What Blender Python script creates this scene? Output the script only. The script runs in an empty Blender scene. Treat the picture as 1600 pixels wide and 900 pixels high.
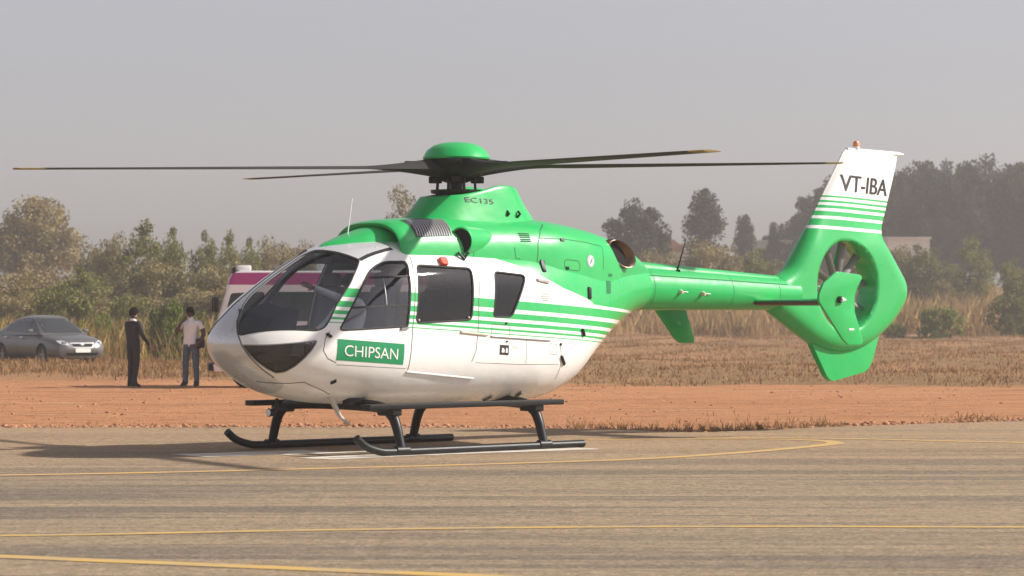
import bpy, bmesh, math, random
import numpy as np
from mathutils import Vector, Matrix, Euler
from mathutils.bvhtree import BVHTree
from mathutils.geometry import delaunay_2d_cdt

rad = math.radians
random.seed(7)
scene = bpy.context.scene
COL = scene.collection

# ---------------------------------------------------------------- camera, sky, sun, exposure
cam_d = bpy.data.cameras.new('camera')
cam = bpy.data.objects.new('camera', cam_d)
COL.objects.link(cam)
cam.location = (0.664, -34.0, 1.61)
cam.rotation_euler = (rad(90), 0, 0)
cam_d.sensor_width = 36.0
cam_d.lens = 100.2
cam_d.shift_y = 37 / 1600
cam_d.clip_end = 6000
scene.camera = cam
cam_d.dof.use_dof = True; cam_d.dof.focus_distance = 33.0; cam_d.dof.aperture_fstop = 4.5

SUN_AZ = Vector((1.0, 0.04, 0)).normalized()      # horizontal direction towards the sun
SUN_EL = rad(36)
world = bpy.data.worlds.new('World')
scene.world = world
world.use_nodes = True
wn = world.node_tree.nodes; wl = world.node_tree.links
wn.clear()
w_out = wn.new('ShaderNodeOutputWorld'); w_bg = wn.new('ShaderNodeBackground')
w_sky = wn.new('ShaderNodeTexSky'); w_hs = wn.new('ShaderNodeHueSaturation')
w_sky.sky_type = 'NISHITA'; w_sky.sun_disc = False
w_sky.sun_elevation = SUN_EL
w_sky.sun_rotation = math.atan2(SUN_AZ.x, SUN_AZ.y)
w_sky.air_density = 1.0; w_sky.dust_density = 1.5; w_sky.ozone_density = 1.0
w_hs.inputs['Saturation'].default_value = 0.30
w_bg.inputs['Strength'].default_value = 0.091
w_tint = wn.new('ShaderNodeMix'); w_tint.data_type = 'RGBA'; w_tint.blend_type = 'MULTIPLY'; w_tint.inputs['Factor'].default_value = 1.0
w_tint.inputs['B'].default_value = (1.0, 0.965, 1.03, 1)      # dusty mauve-grey air
wl.new(w_sky.outputs[0], w_hs.inputs['Color']); wl.new(w_hs.outputs[0], w_tint.inputs['A']); wl.new(w_tint.outputs['Result'], w_bg.inputs['Color'])
wl.new(w_bg.outputs[0], w_out.inputs['Surface'])

sun_d = bpy.data.lights.new('sun', 'SUN')
sun_d.energy = 5.0; sun_d.angle = rad(1.6); sun_d.color = (1.0, 0.945, 0.86)
sun = bpy.data.objects.new('sun', sun_d); COL.objects.link(sun)
sv = Vector((SUN_AZ.x * math.cos(SUN_EL), SUN_AZ.y * math.cos(SUN_EL), math.sin(SUN_EL)))
sun.rotation_euler = sv.to_track_quat('Z', 'Y').to_euler()
sun.location = sv * 50

scene.view_settings.view_transform = 'Standard'
scene.view_settings.look = 'None'
scene.view_settings.gamma = 1.0
scene.view_settings.exposure = 0.36
scene.render.engine = 'CYCLES'
scene.cycles.use_denoising = True
scene.cycles.max_bounces = 8
scene.cycles.transparent_max_bounces = 24
scene.cycles.volume_bounces = 0
scene.cycles.use_adaptive_sampling = True
scene.cycles.adaptive_threshold = 0.015

# ---------------------------------------------------------------- helpers
def link(o, parent=None):
    COL.objects.link(o)
    if parent is not None:
        o.parent = parent
    return o

def tag(o, label=None, cat=None, group=None, kind=None):
    if label: o['label'] = label
    if cat: o['category'] = cat
    if group: o['group'] = group
    if kind: o['kind'] = kind
    return o

def empty(name, loc=(0, 0, 0), rz=0.0):
    o = bpy.data.objects.new(name, None)
    o.empty_display_size = 0.2
    o.location = loc; o.rotation_euler = (0, 0, rz)
    COL.objects.link(o)
    return o

def mesh_obj(name, verts, faces, mat, parent=None, smooth=True, sharp=None):
    me = bpy.data.meshes.new(name)
    me.from_pydata([tuple(v) for v in verts], [], [tuple(f) for f in faces])
    me.update()
    if mat: me.materials.append(mat)
    if smooth:
        me.polygons.foreach_set('use_smooth', [True] * len(me.polygons))
        if sharp: me.set_sharp_from_angle(angle=rad(sharp))
    return link(bpy.data.objects.new(name, me), parent)

class MB:
    """collects simple solids into one vertex / face list"""
    def __init__(self): self.v = []; self.f = []
    def add(self, vs, fs):
        n = len(self.v); self.v += [tuple(x) for x in vs]; self.f += [tuple(i + n for i in f) for f in fs]
        return self
    def box(self, x0, x1, y0, y1, z0, z1, m=None):
        vs = [Vector((x, y, z)) for x in (x0, x1) for y in (y0, y1) for z in (z0, z1)]
        if m is not None: vs = [m @ v for v in vs]
        return self.add(vs, [(0, 1, 3, 2), (4, 6, 7, 5), (0, 4, 5, 1), (2, 3, 7, 6), (0, 2, 6, 4), (1, 5, 7, 3)])
    def tube(self, pts, r, n=10, cap=True):
        pts = [Vector(p) for p in pts]
        rs = r if isinstance(r, (list, tuple)) else [r] * len(pts)
        rings = []
        up = Vector((0, 0, 1))
        prev = None
        for i, p in enumerate(pts):
            d = (pts[min(i + 1, len(pts) - 1)] - pts[max(i - 1, 0)]).normalized()
            if prev is None:
                q = up if abs(d.z) < 0.9 else Vector((0, 1, 0))
                x = d.cross(q).normalized()
            else:
                x = (prev - d * prev.dot(d)).normalized()
            y = d.cross(x); prev = x
            rings.append([p + (x * math.cos(2 * math.pi * k / n) + y * math.sin(2 * math.pi * k / n)) * rs[i] for k in range(n)])
        return self.loft(rings, cap)
    def loft(self, rings, cap=True, closed=True):
        n = len(rings[0]); vs = [v for r in rings for v in r]; fs = []
        for i in range(len(rings) - 1):
            for k in range(n if closed else n - 1):
                k2 = (k + 1) % n
                fs.append((i * n + k, i * n + k2, (i + 1) * n + k2, (i + 1) * n + k))
        if cap:
            fs.append(tuple(range(n))[::-1]); fs.append(tuple((len(rings) - 1) * n + k for k in range(n)))
        return self.add(vs, fs)
    def prism(self, poly, z0, z1, axes=(0, 2, 1)):
        """polygon in two axes extruded along the third"""
        n = len(poly); vs = []
        for z in (z0, z1):
            for p in poly:
                c = [0, 0, 0]; c[axes[0]] = p[0]; c[axes[1]] = p[1]; c[axes[2]] = z
                vs.append(Vector(c))
        fs = [tuple(range(n)), tuple(range(2 * n - 1, n - 1, -1))] + [(k, n + k, n + (k + 1) % n, (k + 1) % n) for k in range(n)]
        return self.add(vs, fs)
    def build(self, name, mat, parent=None, smooth=False, sharp=35, bevel=0, loc=None, seg=2):
        me = bpy.data.meshes.new(name)
        me.from_pydata(self.v, [], self.f); me.update()
        bm = bmesh.new(); bm.from_mesh(me)
        bmesh.ops.recalc_face_normals(bm, faces=bm.faces)
        if bevel:
            ed = [e for e in bm.edges if len(e.link_faces) == 2 and e.calc_face_angle(0) > rad(25)]
            bmesh.ops.bevel(bm, geom=ed, offset=bevel, segments=seg, affect='EDGES', profile=0.6, clamp_overlap=True)
        bm.to_mesh(me); bm.free()
        if mat: me.materials.append(mat)
        if smooth or bevel:
            me.polygons.foreach_set('use_smooth', [True] * len(me.polygons))
            me.set_sharp_from_angle(angle=rad(sharp))
        o = link(bpy.data.objects.new(name, me), parent)
        if loc: o.location = loc
        return o

def pchip(xs, ys):
    """monotone cubic through the points"""
    xs = np.array(xs, float); ys = np.array(ys, float)
    h = np.diff(xs); d = np.diff(ys) / h
    m = np.zeros(len(xs))
    for i in range(1, len(xs) - 1):
        if d[i - 1] * d[i] > 0:
            w1 = 2 * h[i] + h[i - 1]; w2 = h[i] + 2 * h[i - 1]
            m[i] = (w1 + w2) / (w1 / d[i - 1] + w2 / d[i])
    m[0] = d[0]; m[-1] = d[-1]
    def fn(x):
        x = min(max(x, xs[0]), xs[-1])
        i = min(max(int(np.searchsorted(xs, x)) - 1, 0), len(xs) - 2)
        t = (x - xs[i]) / h[i]
        return float((1 + 2 * t) * (1 - t) ** 2 * ys[i] + t * (1 - t) ** 2 * h[i] * m[i] + t * t * (3 - 2 * t) * ys[i + 1] + t * t * (t - 1) * h[i] * m[i + 1])
    return fn

def spline(pts, n=8, closed=False):
    """Catmull-Rom through points of any dimension"""
    P = [np.array(p, float) for p in pts]; out = []
    N = len(P)
    for i in range(N if closed else N - 1):
        p0 = P[(i - 1) % N] if closed or i > 0 else P[0]
        p1 = P[i]; p2 = P[(i + 1) % N]
        p3 = P[(i + 2) % N] if closed or i + 2 < N else P[-1]
        for k in range(n):
            t = k / n
            out.append(0.5 * ((2 * p1) + (p2 - p0) * t + (2 * p0 - 5 * p1 + 4 * p2 - p3) * t * t + (3 * p1 - p0 - 3 * p2 + p3) * t ** 3))
    if not closed: out.append(P[-1])
    return [tuple(o) for o in out]

def rounded(poly, r, n=5):
    """polygon with its corners rounded; r a number or one per corner"""
    out = []; N = len(poly)
    for i in range(N):
        p = Vector(poly[i][:2]); a = Vector(poly[i - 1][:2]) - p; b = Vector(poly[(i + 1) % N][:2]) - p
        rr = r[i] if isinstance(r, (list, tuple)) else r
        rr = min(rr, a.length * 0.48, b.length * 0.48)
        a = p + a.normalized() * rr; b = p + b.normalized() * rr
        for k in range(n + 1):
            t = k / n
            out.append(tuple(a * (1 - t) ** 2 + p * 2 * t * (1 - t) + b * t * t))
    return out

def resample(poly, step, closed=True):
    out = []; N = len(poly)
    for i in range(N if closed else N - 1):
        a = Vector(poly[i][:2]); b = Vector(poly[(i + 1) % N][:2])
        k = max(1, int(math.ceil((b - a).length / step)))
        for j in range(k): out.append(tuple(a.lerp(b, j / k)))
    if not closed: out.append(tuple(poly[-1][:2]))
    return out

def inside(p, poly):
    x, y = p; c = False; j = len(poly) - 1
    for i in range(len(poly)):
        xi, yi = poly[i][0], poly[i][1]; xj, yj = poly[j][0], poly[j][1]
        if (yi > y) != (yj > y) and x < (xj - xi) * (y - yi) / (yj - yi) + xi: c = not c
        j = i
    return c

def fill2d(poly, step, extra=None):
    """triangulated 2-D polygon with interior points"""
    poly = resample(poly, step)
    xs = [p[0] for p in poly]; ys = [p[1] for p in poly]
    pts = [Vector(p) for p in poly]
    x = min(xs) + step * 0.5
    edge = np.array(poly)
    while x < max(xs):
        y = min(ys) + step * 0.5
        while y < max(ys):
            if inside((x, y), poly) and np.min(np.hypot(edge[:, 0] - x, edge[:, 1] - y)) > step * 0.45: pts.append(Vector((x, y)))
            y += step
        x += step
    if extra: pts += [Vector(p) for p in extra]
    n = len(poly)
    vs, es, fs, *_ = delaunay_2d_cdt(pts, [], [list(range(n))], 1, 1e-5)
    return [tuple(v) for v in vs], [tuple(f) for f in fs]

# ---------------------------------------------------------------- materials
MATS = {}
def nt(m): return m.node_tree.nodes, m.node_tree.links
def pmat(name, col, rough=0.5, metal=0.0, spec=0.5, coat=0.0, noise=0.0, nscale=8.0, bump=0.0, bscale=40.0, emit=None, coord='Object'):
    """principled material with a little procedural variation"""
    if name in MATS: return MATS[name]
    m = bpy.data.materials.new(name); m.use_nodes = True
    n, l = nt(m); b = n['Principled BSDF']
    b.inputs['Base Color'].default_value = (*col, 1); b.inputs['Roughness'].default_value = rough
    b.inputs['Metallic'].default_value = metal; b.inputs['Specular IOR Level'].default_value = spec
    b.inputs['Coat Weight'].default_value = coat; b.inputs['Coat Roughness'].default_value = 0.06
    tc = n.new('ShaderNodeTexCoord')
    if noise:
        t = n.new('ShaderNodeTexNoise'); t.inputs['Scale'].default_value = nscale; t.inputs['Detail'].default_value = 6; t.inputs['Roughness'].default_value = 0.6
        l.new(tc.outputs[coord], t.inputs['Vector'])
        r = n.new('ShaderNodeMapRange'); r.inputs['From Min'].default_value = 0.3; r.inputs['From Max'].default_value = 0.7
        r.inputs['To Min'].default_value = 1 - noise; r.inputs['To Max'].default_value = 1 + noise
        l.new(t.outputs['Fac'], r.inputs['Value'])
        h = n.new('ShaderNodeMix'); h.data_type = 'RGBA'; h.blend_type = 'MULTIPLY'; h.inputs['Factor'].default_value = 1
        h.inputs['A'].default_value = (*col, 1)
        l.new(r.outputs[0], h.inputs['B']); l.new(h.outputs['Result'], b.inputs['Base Color'])
        r2 = n.new('ShaderNodeMapRange'); r2.inputs['To Min'].default_value = max(0.02, rough - noise * 0.4); r2.inputs['To Max'].default_value = min(1, rough + noise * 0.4)
        l.new(t.outputs['Fac'], r2.inputs['Value']); l.new(r2.outputs[0], b.inputs['Roughness'])
    if bump:
        t = n.new('ShaderNodeTexNoise'); t.inputs['Scale'].default_value = bscale; t.inputs['Detail'].default_value = 5
        l.new(tc.outputs[coord], t.inputs['Vector'])
        bp = n.new('ShaderNodeBump'); bp.inputs['Strength'].default_value = bump; bp.inputs['Distance'].default_value = 0.02
        l.new(t.outputs['Fac'], bp.inputs['Height']); l.new(bp.outputs[0], b.inputs['Normal'])
    if emit:
        b.inputs['Emission Color'].default_value = (*emit[:3], 1); b.inputs['Emission Strength'].default_value = emit[3]
    MATS[name] = m
    return m

def glass_mat(name, tint, refl=0.9, rough=0.02, base=0.04):
    """thin pane: tinted see-through plus a fresnel reflection"""
    m = bpy.data.materials.new(name); m.use_nodes = True
    n, l = nt(m); n.clear()
    o = n.new('ShaderNodeOutputMaterial'); mx = n.new('ShaderNodeMixShader')
    t = n.new('ShaderNodeBsdfTransparent'); t.inputs[0].default_value = (*tint, 1)
    g = n.new('ShaderNodeBsdfGlossy'); g.inputs['Roughness'].default_value = rough; g.inputs[0].default_value = (refl, refl, refl, 1)
    fr = n.new('ShaderNodeFresnel'); fr.inputs[0].default_value = 1.5
    ad = n.new('ShaderNodeMath'); ad.operation = 'MULTIPLY_ADD'; ad.inputs[1].default_value = 0.9; ad.inputs[2].default_value = base; ad.use_clamp = True
    l.new(fr.outputs[0], ad.inputs[0]); l.new(ad.outputs[0], mx.inputs[0])
    l.new(t.outputs[0], mx.inputs[1]); l.new(g.outputs[0], mx.inputs[2]); l.new(mx.outputs[0], o.inputs[0])
    MATS[name] = m
    return m

GREEN = (0.012, 0.445, 0.105)
WHITE = (0.86, 0.855, 0.835)
def dusty_paint(name, col):
    """glossy paint with a thin uneven film of airfield dust"""
    m = bpy.data.materials.new(name); m.use_nodes = True
    n, l = nt(m); b = n['Principled BSDF']; tc = n.new('ShaderNodeTexCoord')
    t = n.new('ShaderNodeTexNoise'); t.inputs['Scale'].default_value = 2.4; t.inputs['Detail'].default_value = 9; t.inputs['Roughness'].default_value = 0.68
    mp = n.new('ShaderNodeMapping'); mp.inputs['Scale'].default_value = (0.6, 1.0, 1.6); l.new(tc.outputs['Object'], mp.inputs['Vector']); l.new(mp.outputs[0], t.inputs['Vector'])
    r = n.new('ShaderNodeMapRange'); r.inputs['From Min'].default_value = 0.38; r.inputs['From Max'].default_value = 0.75; r.inputs['To Max'].default_value = 0.10
    l.new(t.outputs['Fac'], r.inputs['Value'])
    x = n.new('ShaderNodeMix'); x.data_type = 'RGBA'; x.inputs['A'].default_value = (*col, 1); x.inputs['B'].default_value = (0.36, 0.30, 0.20, 1)
    l.new(r.outputs[0], x.inputs['Factor'])
    # exhaust soot drifting aft of the two outlets
    sp = n.new('ShaderNodeSeparateXYZ'); l.new(tc.outputs['Object'], sp.inputs[0])
    f1 = n.new('ShaderNodeMapRange'); f1.inputs['From Min'].default_value = 2.35; f1.inputs['From Max'].default_value = 4.6; f1.inputs['To Min'].default_value = 0.42; f1.inputs['To Max'].default_value = 0.0; l.new(sp.outputs[0], f1.inputs['Value'])
    f2 = n.new('ShaderNodeMath'); f2.operation = 'GREATER_THAN'; f2.inputs[1].default_value = 2.35; l.new(sp.outputs[0], f2.inputs[0])
    f3 = n.new('ShaderNodeMapRange'); f3.inputs['From Min'].default_value = 1.75; f3.inputs['From Max'].default_value = 2.15; l.new(sp.outputs[2], f3.inputs['Value'])
    v = f1.outputs[0]
    for q in (f2.outputs[0], f3.outputs[0], t.outputs['Fac']):
        k = n.new('ShaderNodeMath'); k.operation = 'MULTIPLY'; l.new(v, k.inputs[0]); l.new(q, k.inputs[1]); v = k.outputs[0]
    y = n.new('ShaderNodeMix'); y.data_type = 'RGBA'; y.inputs['B'].default_value = (0.03, 0.028, 0.025, 1)
    l.new(v, y.inputs['Factor']); l.new(x.outputs['Result'], y.inputs['A']); l.new(y.outputs['Result'], b.inputs['Base Color'])
    rb = n.new('ShaderNodeTexNoise'); rb.inputs['Scale'].default_value = 2.6; rb.inputs['Detail'].default_value = 2; l.new(tc.outputs['Object'], rb.inputs['Vector'])
    bp = n.new('ShaderNodeBump'); bp.inputs['Strength'].default_value = 0.35; bp.inputs['Distance'].default_value = 0.03; l.new(rb.outputs['Fac'], bp.inputs['Height']); l.new(bp.outputs[0], b.inputs['Normal'])
    q = n.new('ShaderNodeMapRange'); q.inputs['To Min'].default_value = 0.22; q.inputs['To Max'].default_value = 0.46
    l.new(t.outputs['Fac'], q.inputs['Value']); l.new(q.outputs[0], b.inputs['Roughness'])
    b.inputs['Coat Weight'].default_value = 0.3; b.inputs['Coat Roughness'].default_value = 0.07; b.inputs['Specular IOR Level'].default_value = 0.35
    MATS[name] = m
    return m
M_green = dusty_paint('green_paint', GREEN)
M_white = pmat('white_paint', WHITE, 0.3, coat=0.5, noise=0.04, nscale=2.0)
M_silver = pmat('silver_paint', (0.50, 0.50, 0.49), 0.36, metal=0.55, noise=0.05, nscale=3.0)
M_black = pmat('black_metal', (0.007, 0.0075, 0.008), 0.42, spec=0.32, noise=0.2, nscale=12)
M_rubber = pmat('black_rubber', (0.012, 0.012, 0.012), 0.7)
M_line = pmat('panel_gap', (0.10, 0.10, 0.09), 0.8)
M_gline = pmat('panel_gap_green', (0.012, 0.16, 0.05), 0.8)
M_grey = pmat('grey_metal', (0.25, 0.25, 0.26), 0.45, metal=0.6, noise=0.15)
M_dark = pmat('dark_void', (0.008, 0.008, 0.009), 0.9)
M_signgreen = pmat('sign_green', (0.012, 0.27, 0.105), 0.4)
M_stripe = pmat('stripe_green', (0.028, 0.46, 0.13), 0.3, coat=0.5)
M_letter = pmat('letter_white', (0.82, 0.82, 0.80), 0.4)
M_ink = pmat('letter_black', (0.02, 0.02, 0.022), 0.5)
M_bronze = pmat('heat_bronze', (0.17, 0.125, 0.09), 0.40, metal=1.0, noise=0.5, nscale=6)
M_red = pmat('red_lens', (0.75, 0.07, 0.03), 0.3)
M_glass = glass_mat('clear_canopy', (0.76, 0.78, 0.80), base=0.04)
M_tint = glass_mat('tinted_pane', (0.34, 0.35, 0.36), base=0.0)
# ================================================================ HELICOPTER
# local frame: x aft of the rotor mast, y to starboard (away from the viewer), z up
heli = empty('helicopter', (0, 0, 0), rad(43))
tag(heli, 'green and white helicopter standing on its black skids on the apron', 'helicopter')

# ---- cabin pod: stations  x, half width, top z, bottom z, z of greatest width, top and bottom exponents
POD = [(-3.56, 0.00, 1.25, 1.25, 1.25, 2.0, 2.0),
       (-3.50, 0.25, 1.43, 1.10, 1.25, 2.0, 2.0),
       (-3.40, 0.40, 1.55, 0.99, 1.24, 2.0, 2.0),
       (-3.20, 0.56, 1.745, 0.85, 1.23, 1.95, 2.05),
       (-2.88, 0.71, 1.965, 0.70, 1.22, 1.85, 2.1),
       (-2.60, 0.79, 2.13, 0.63, 1.22, 1.85, 2.2),
       (-2.28, 0.85, 2.29, 0.58, 1.23, 2.0, 2.3),
       (-2.00, 0.885, 2.375, 0.555, 1.25, 2.3, 2.4),
       (-1.50, 0.905, 2.44, 0.535, 1.27, 2.8, 2.6),
       (-0.50, 0.91, 2.45, 0.53, 1.28, 3.0, 2.7),
       (0.50, 0.90, 2.45, 0.53, 1.30, 3.0, 2.7),
       (1.00, 0.85, 2.45, 0.55, 1.33, 2.9, 2.5),
       (1.50, 0.74, 2.43, 0.69, 1.44, 2.7, 2.3),
       (1.95, 0.60, 2.38, 1.00, 1.64, 2.5, 2.1),
       (2.40, 0.46, 2.31, 1.33, 1.82, 2.3, 2.0),
       (2.75, 0.36, 2.25, 1.54, 1.90, 2.1, 2.0),
       (3.05, 0.29, 2.20, 1.64, 1.92, 2.0, 2.0)]
A0 = POD[0][0]
_q = [math.sqrt(r[0] - A0) for r in POD]
_pf = [pchip(_q, [r[k] for r in POD]) for k in range(1, 7)]
def pod_ring(a, n=72, inset=0.0):
    q = math.sqrt(max(a - A0, 0))
    w, zt, zb, zm, et, eb = [f(q) for f in _pf]
    w = max(w - inset, 0.002); zt = max(zt - inset, zm + 0.001); zb = min(zb + inset, zm - 0.001)
    ring = []
    for k in range(n):
        t = 2 * math.pi * k / n
        c, s = math.cos(t), math.sin(t)
        e = et if s >= 0 else eb
        y = w * math.copysign(abs(c) ** (2 / e), c)
        z = zm + ((zt - zm) if s >= 0 else (zm - zb)) * math.copysign(abs(s) ** (2 / e), s)
        ring.append((a, y, z))
    return ring
def pod_mesh(a0, a1, na, n=72, inset=0.0):
    q0, q1 = math.sqrt(a0 - A0), math.sqrt(a1 - A0)
    b = MB()
    b.loft([pod_ring(A0 + (q0 + (q1 - q0) * i / na) ** 2, n, inset) for i in range(na + 1)])
    return b
pod_solid = pod_mesh(A0 + 0.0006, 3.05, 84)
POD_BVH = BVHTree.FromPolygons([Vector(v) for v in pod_solid.v], pod_solid.f)
# ---- upper cowling
COWL = [(-1.40, 0.63, 2.635), (-1.36, 0.645, 2.655), (-1.0, 0.67, 2.70), (-0.4, 0.69, 2.725), (0.3, 0.71, 2.735), (0.95, 0.728, 2.73), (1.5, 0.66, 2.68),
        (2.0, 0.55, 2.60), (2.5, 0.395, 2.47), (2.9, 0.27, 2.30), (3.05, 0.22, 2.18)]
_cw = pchip([r[0] for r in COWL], [r[1] for r in COWL]); _ct = pchip([r[0] for r in COWL], [r[2] for r in COWL])
def cowl_ring(a, k=1.0, zb=2.12, n=40, e=3.0, dz=0.0, aa=None):
    w, zt = _cw(a) * k, _ct(a) + dz
    ring = []
    ze = zb - 0.02 if aa is not None else zb - 0.01 - 0.28 * min(max((a - 0.1) / 0.8, 0), 1) * (1 - 0.5 * min(max((a - 1.8) / 0.6, 0), 1))
    ring.append((a if aa is None else aa, w, ze))
    for i in range(n + 1):
        t = math.pi * i / n
        c, s = math.cos(t), math.sin(t)
        ring.append((a if aa is None else aa, w * math.copysign(abs(c) ** (2 / e), c), zb + (zt - zb) * abs(s) ** (2 / e)))
    ring.append((a if aa is None else aa, -w, ze))
    return ring
b = MB()
rings = [cowl_ring(-1.38, 0.84, dz=-0.075, aa=-1.0), cowl_ring(-1.38, 0.88, dz=-0.06, aa=-1.34), cowl_ring(-1.38, 0.93, dz=-0.035, aa=-1.385), cowl_ring(-1.38, 0.975, dz=-0.01, aa=-1.395)]
rings += [cowl_ring(-1.36 + 4.41 * i / 60) for i in range(61)]
b.loft(rings)
cowl_v, cowl_f = list(b.v), list(b.f)
cowling = b.build('engine_cowling', M_green, heli, smooth=True, sharp=40)
COWL_BVH = BVHTree.FromPolygons([Vector(v) for v in cowl_v], cowl_f)
# dark inlet screen set back in the hood mouth
b = MB(); r = cowl_ring(-1.38, 0.87, dz=-0.062, aa=-1.16)
b.add(r, [tuple(range(len(r)))])
for i in range(-9, 10):
    y = i * 0.06
    b.box(-1.175, -1.167, y - 0.006, y + 0.006, 2.3, 2.55)
for i in range(5):
    z = 2.34 + i * 0.05
    b.box(-1.178, -1.170, -0.52, 0.52, z - 0.005, z + 0.005)
b.build('intake_screen', M_dark, cowling)
# centre fairing bulging forward of the mouth
fw = pchip([0, 0.12, 0.3, 0.55, 0.8, 0.95], [0.04, 0.15, 0.27, 0.36, 0.40, 0.385])
ft = pchip([0, 0.12, 0.3, 0.55, 0.8, 0.95], [2.335, 2.40, 2.46, 2.54, 2.60, 2.60])
rings = []
for i in range(22):
    q = 0.95 * i / 21
    rings.append([(-2.13 + q, fw(q) * math.copysign(abs(math.cos(t)) ** (2 / 2.4), math.cos(t)), 2.25 + (ft(q) - 2.25) * abs(math.sin(t)) ** (2 / 2.4)) for t in [math.pi * k / 24 for k in range(25)]])
last = rings[-1]
rings.append([(-1.165, y * 0.93, 2.25 + (z - 2.25) * 0.95) for (a, y, z) in last])
MB().loft(rings).build('centre_fairing', M_green, cowling, smooth=True, sharp=50)

# ---- mast fairing
def fair_ring(z, dip=0.0):
    t = min(max((z - 2.62) / 0.5, 0), 1)
    a0 = -0.80 + 0.32 * t; a1 = 1.22 - 0.34 * t; hw = 0.45 - 0.10 * t
    n = 56; ring = []
    for k in range(n):
        th = 2 * math.pi * k / n
        c, s = math.cos(th), math.sin(th)
        a = (a0 + a1) / 2 + (a1 - a0) / 2 * math.copysign(abs(c) ** (2 / 2.6), c)
        y = hw * math.copysign(abs(s) ** (2 / 2.6), s)
        ring.append((a, y, z))
    return ring
rim = pchip([-0.5, -0.2, 0.1, 0.35, 0.5, 0.68, 0.9], [2.955, 2.985, 3.035, 3.095, 3.11, 3.095, 3.02])
rings = []
for j in range(15):
    t = j / 14
    r0 = fair_ring(2.62 + 0.5 * t)
    rings.append([(a, y, 2.62 + (rim(a) - 2.62) * t) for (a, y, z) in r0])
top = rings[-1]
for k, dz in ((0.97, 0.012), (0.90, 0.012), (0.84, -0.02), (0.80, -0.05)):
    rings.append([(0.16 + (a - 0.16) * k, y * k, z + dz) for (a, y, z) in top])
b = MB().loft(rings)
FAIR_BVH = BVHTree.FromPolygons([Vector(v) for v in b.v], b.f)
fairing = b.build('mast_fairing', M_green, heli, smooth=True, sharp=60)
b = MB(); r = [(0.16 + (a - 0.16) * 0.82, y * 0.82, z - 0.03) for (a, y, z) in top]
b.add(r, [tuple(range(len(r)))]).build('fairing_deck', M_grey, fairing)

# ---- tail boom with the drive-shaft cover
b = MB(); rings = []
for i in range(24):
    t = i / 23; a = 2.85 + 3.15 * t
    r = 0.285 - 0.07 * min(1, t * 1.05) if t > 0.06 else 0.29 - 0.01 * t / 0.06
    zc = 1.915 - 0.075 * t
    rings.append([(a, r * math.cos(2 * math.pi * k / 36), zc + r * 1.0 * math.sin(2 * math.pi * k / 36)) for k in range(36)])
b.loft(rings); BOOM_BVH = BVHTree.FromPolygons([Vector(v) for v in b.v], b.f)
boom = b.build('tail_boom', M_green, heli, smooth=True, sharp=50)
rings = []
for i in range(24):
    t = i / 23; a = 2.8 + 3.0 * t
    w = 0.13 - 0.03 * t; zt = 2.265 - 0.185 * t; zb = 1.99 - 0.06 * t
    if i == 23: w *= 0.7; zt -= 0.035
    rings.append([(a, w * math.copysign(abs(math.cos(u)) ** (2 / 3), math.cos(u)), zb + (zt - zb) * abs(math.sin(u)) ** (2 / 3)) for u in [math.pi * k / 16 for k in range(17)]])
MB().loft(rings).build('drive_shaft_cover', M_green, boom, smooth=True, sharp=50)

# ---- fin with the shrouded tail rotor
FC = (6.97, 1.955); FR = 0.615
fin_pts = [(5.62, 2.05), (5.90, 2.17), (6.17, 2.52), (6.63, 3.18), (7.07, 3.79), (7.14, 3.835), (8.22, 3.80), (8.18, 3.62), (7.95, 2.98), (7.82, 2.64), (8.10, 2.31), (8.315, 2.05), (8.355, 1.895), (8.315, 1.735),
           (8.07, 1.465), (7.72, 1.235), (7.40, 1.11), (7.06, 1.055), (6.72, 1.075), (6.39, 1.17), (6.02, 1.36), (5.62, 1.575), (5.55, 1.63)]
fin_out = resample(rounded(fin_pts, [0.1, 0.3, 0.3, 0.3, 0.06, 0.05, 0.03, 0.1, 0.3, 0.12, 0.15, 0.12, 0.08, 0.12, 0.3, 0.2, 0.2, 0.2, 0.2, 0.2, 0.3, 0.2, 0.1], 4), 0.06)
_fo = np.array(fin_out); _fn = np.roll(_fo, -1, 0)
def edge_dist(p):
    d = _fn - _fo; q = np.array(p) - _fo
    t = np.clip((q * d).sum(1) / np.maximum((d * d).sum(1), 1e-9), 0, 1)
    pr = _fo + d * t[:, None]
    dd = np.hypot(*(np.array(p) - pr).T); i = int(np.argmin(dd))
    return float(dd[i]), pr[i]
_tf = pchip([0.9, 1.3, 1.6, 2.3, 2.75, 3.2, 3.85], [0.16, 0.18, 0.185, 0.185, 0.145, 0.105, 0.07])
_xf = pchip([2.0, 2.17, 2.52, 3.18, 3.84], [5.75, 5.9, 6.17, 6.63, 7.11]); _xr = pchip([2.0, 2.56, 2.98, 3.62, 3.84], [7.82, 7.82, 7.95, 8.18, 8.22])
def fin_half(p):
    T = _tf(p[1]); d, e = edge_dist(p)
    th = T * math.sqrt(max(0.0, 1 - (1 - min(d / (T * 1.05), 1)) ** 2))
    k = min(max((p[1] - 2.45) / 0.5, 0), 1); k = k * k * (3 - 2 * k)
    if k > 0:
        u = min(max((p[0] - _xf(p[1])) / (_xr(p[1]) - _xf(p[1])), 0.0), 1)
        ta = T * (1 - (1 - min(u / 0.3, 1)) ** 2) ** 0.5 * (1 - 0.8 * max(0, (u - 0.35) / 0.65))
        ta *= min(1, 0.25 + d / 0.05)
        th = th * (1 - k) + min(ta, T) * k
    rr = math.hypot(p[0] - FC[0], p[1] - FC[1]) - FR
    if rr < 0.05: th = min(th, T - 0.03 + 0.03 * math.sqrt(max(0, 1 - (1 - max(rr, 0) / 0.05) ** 2)))
    return max(th, 0.010)
nh = 72
hole = [(FC[0] + FR * math.cos(2 * math.pi * k / nh), FC[1] + FR * math.sin(2 * math.pi * k / nh)) for k in range(nh)]
pts = list(fin_out) + hole
no = len(fin_out)
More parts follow.
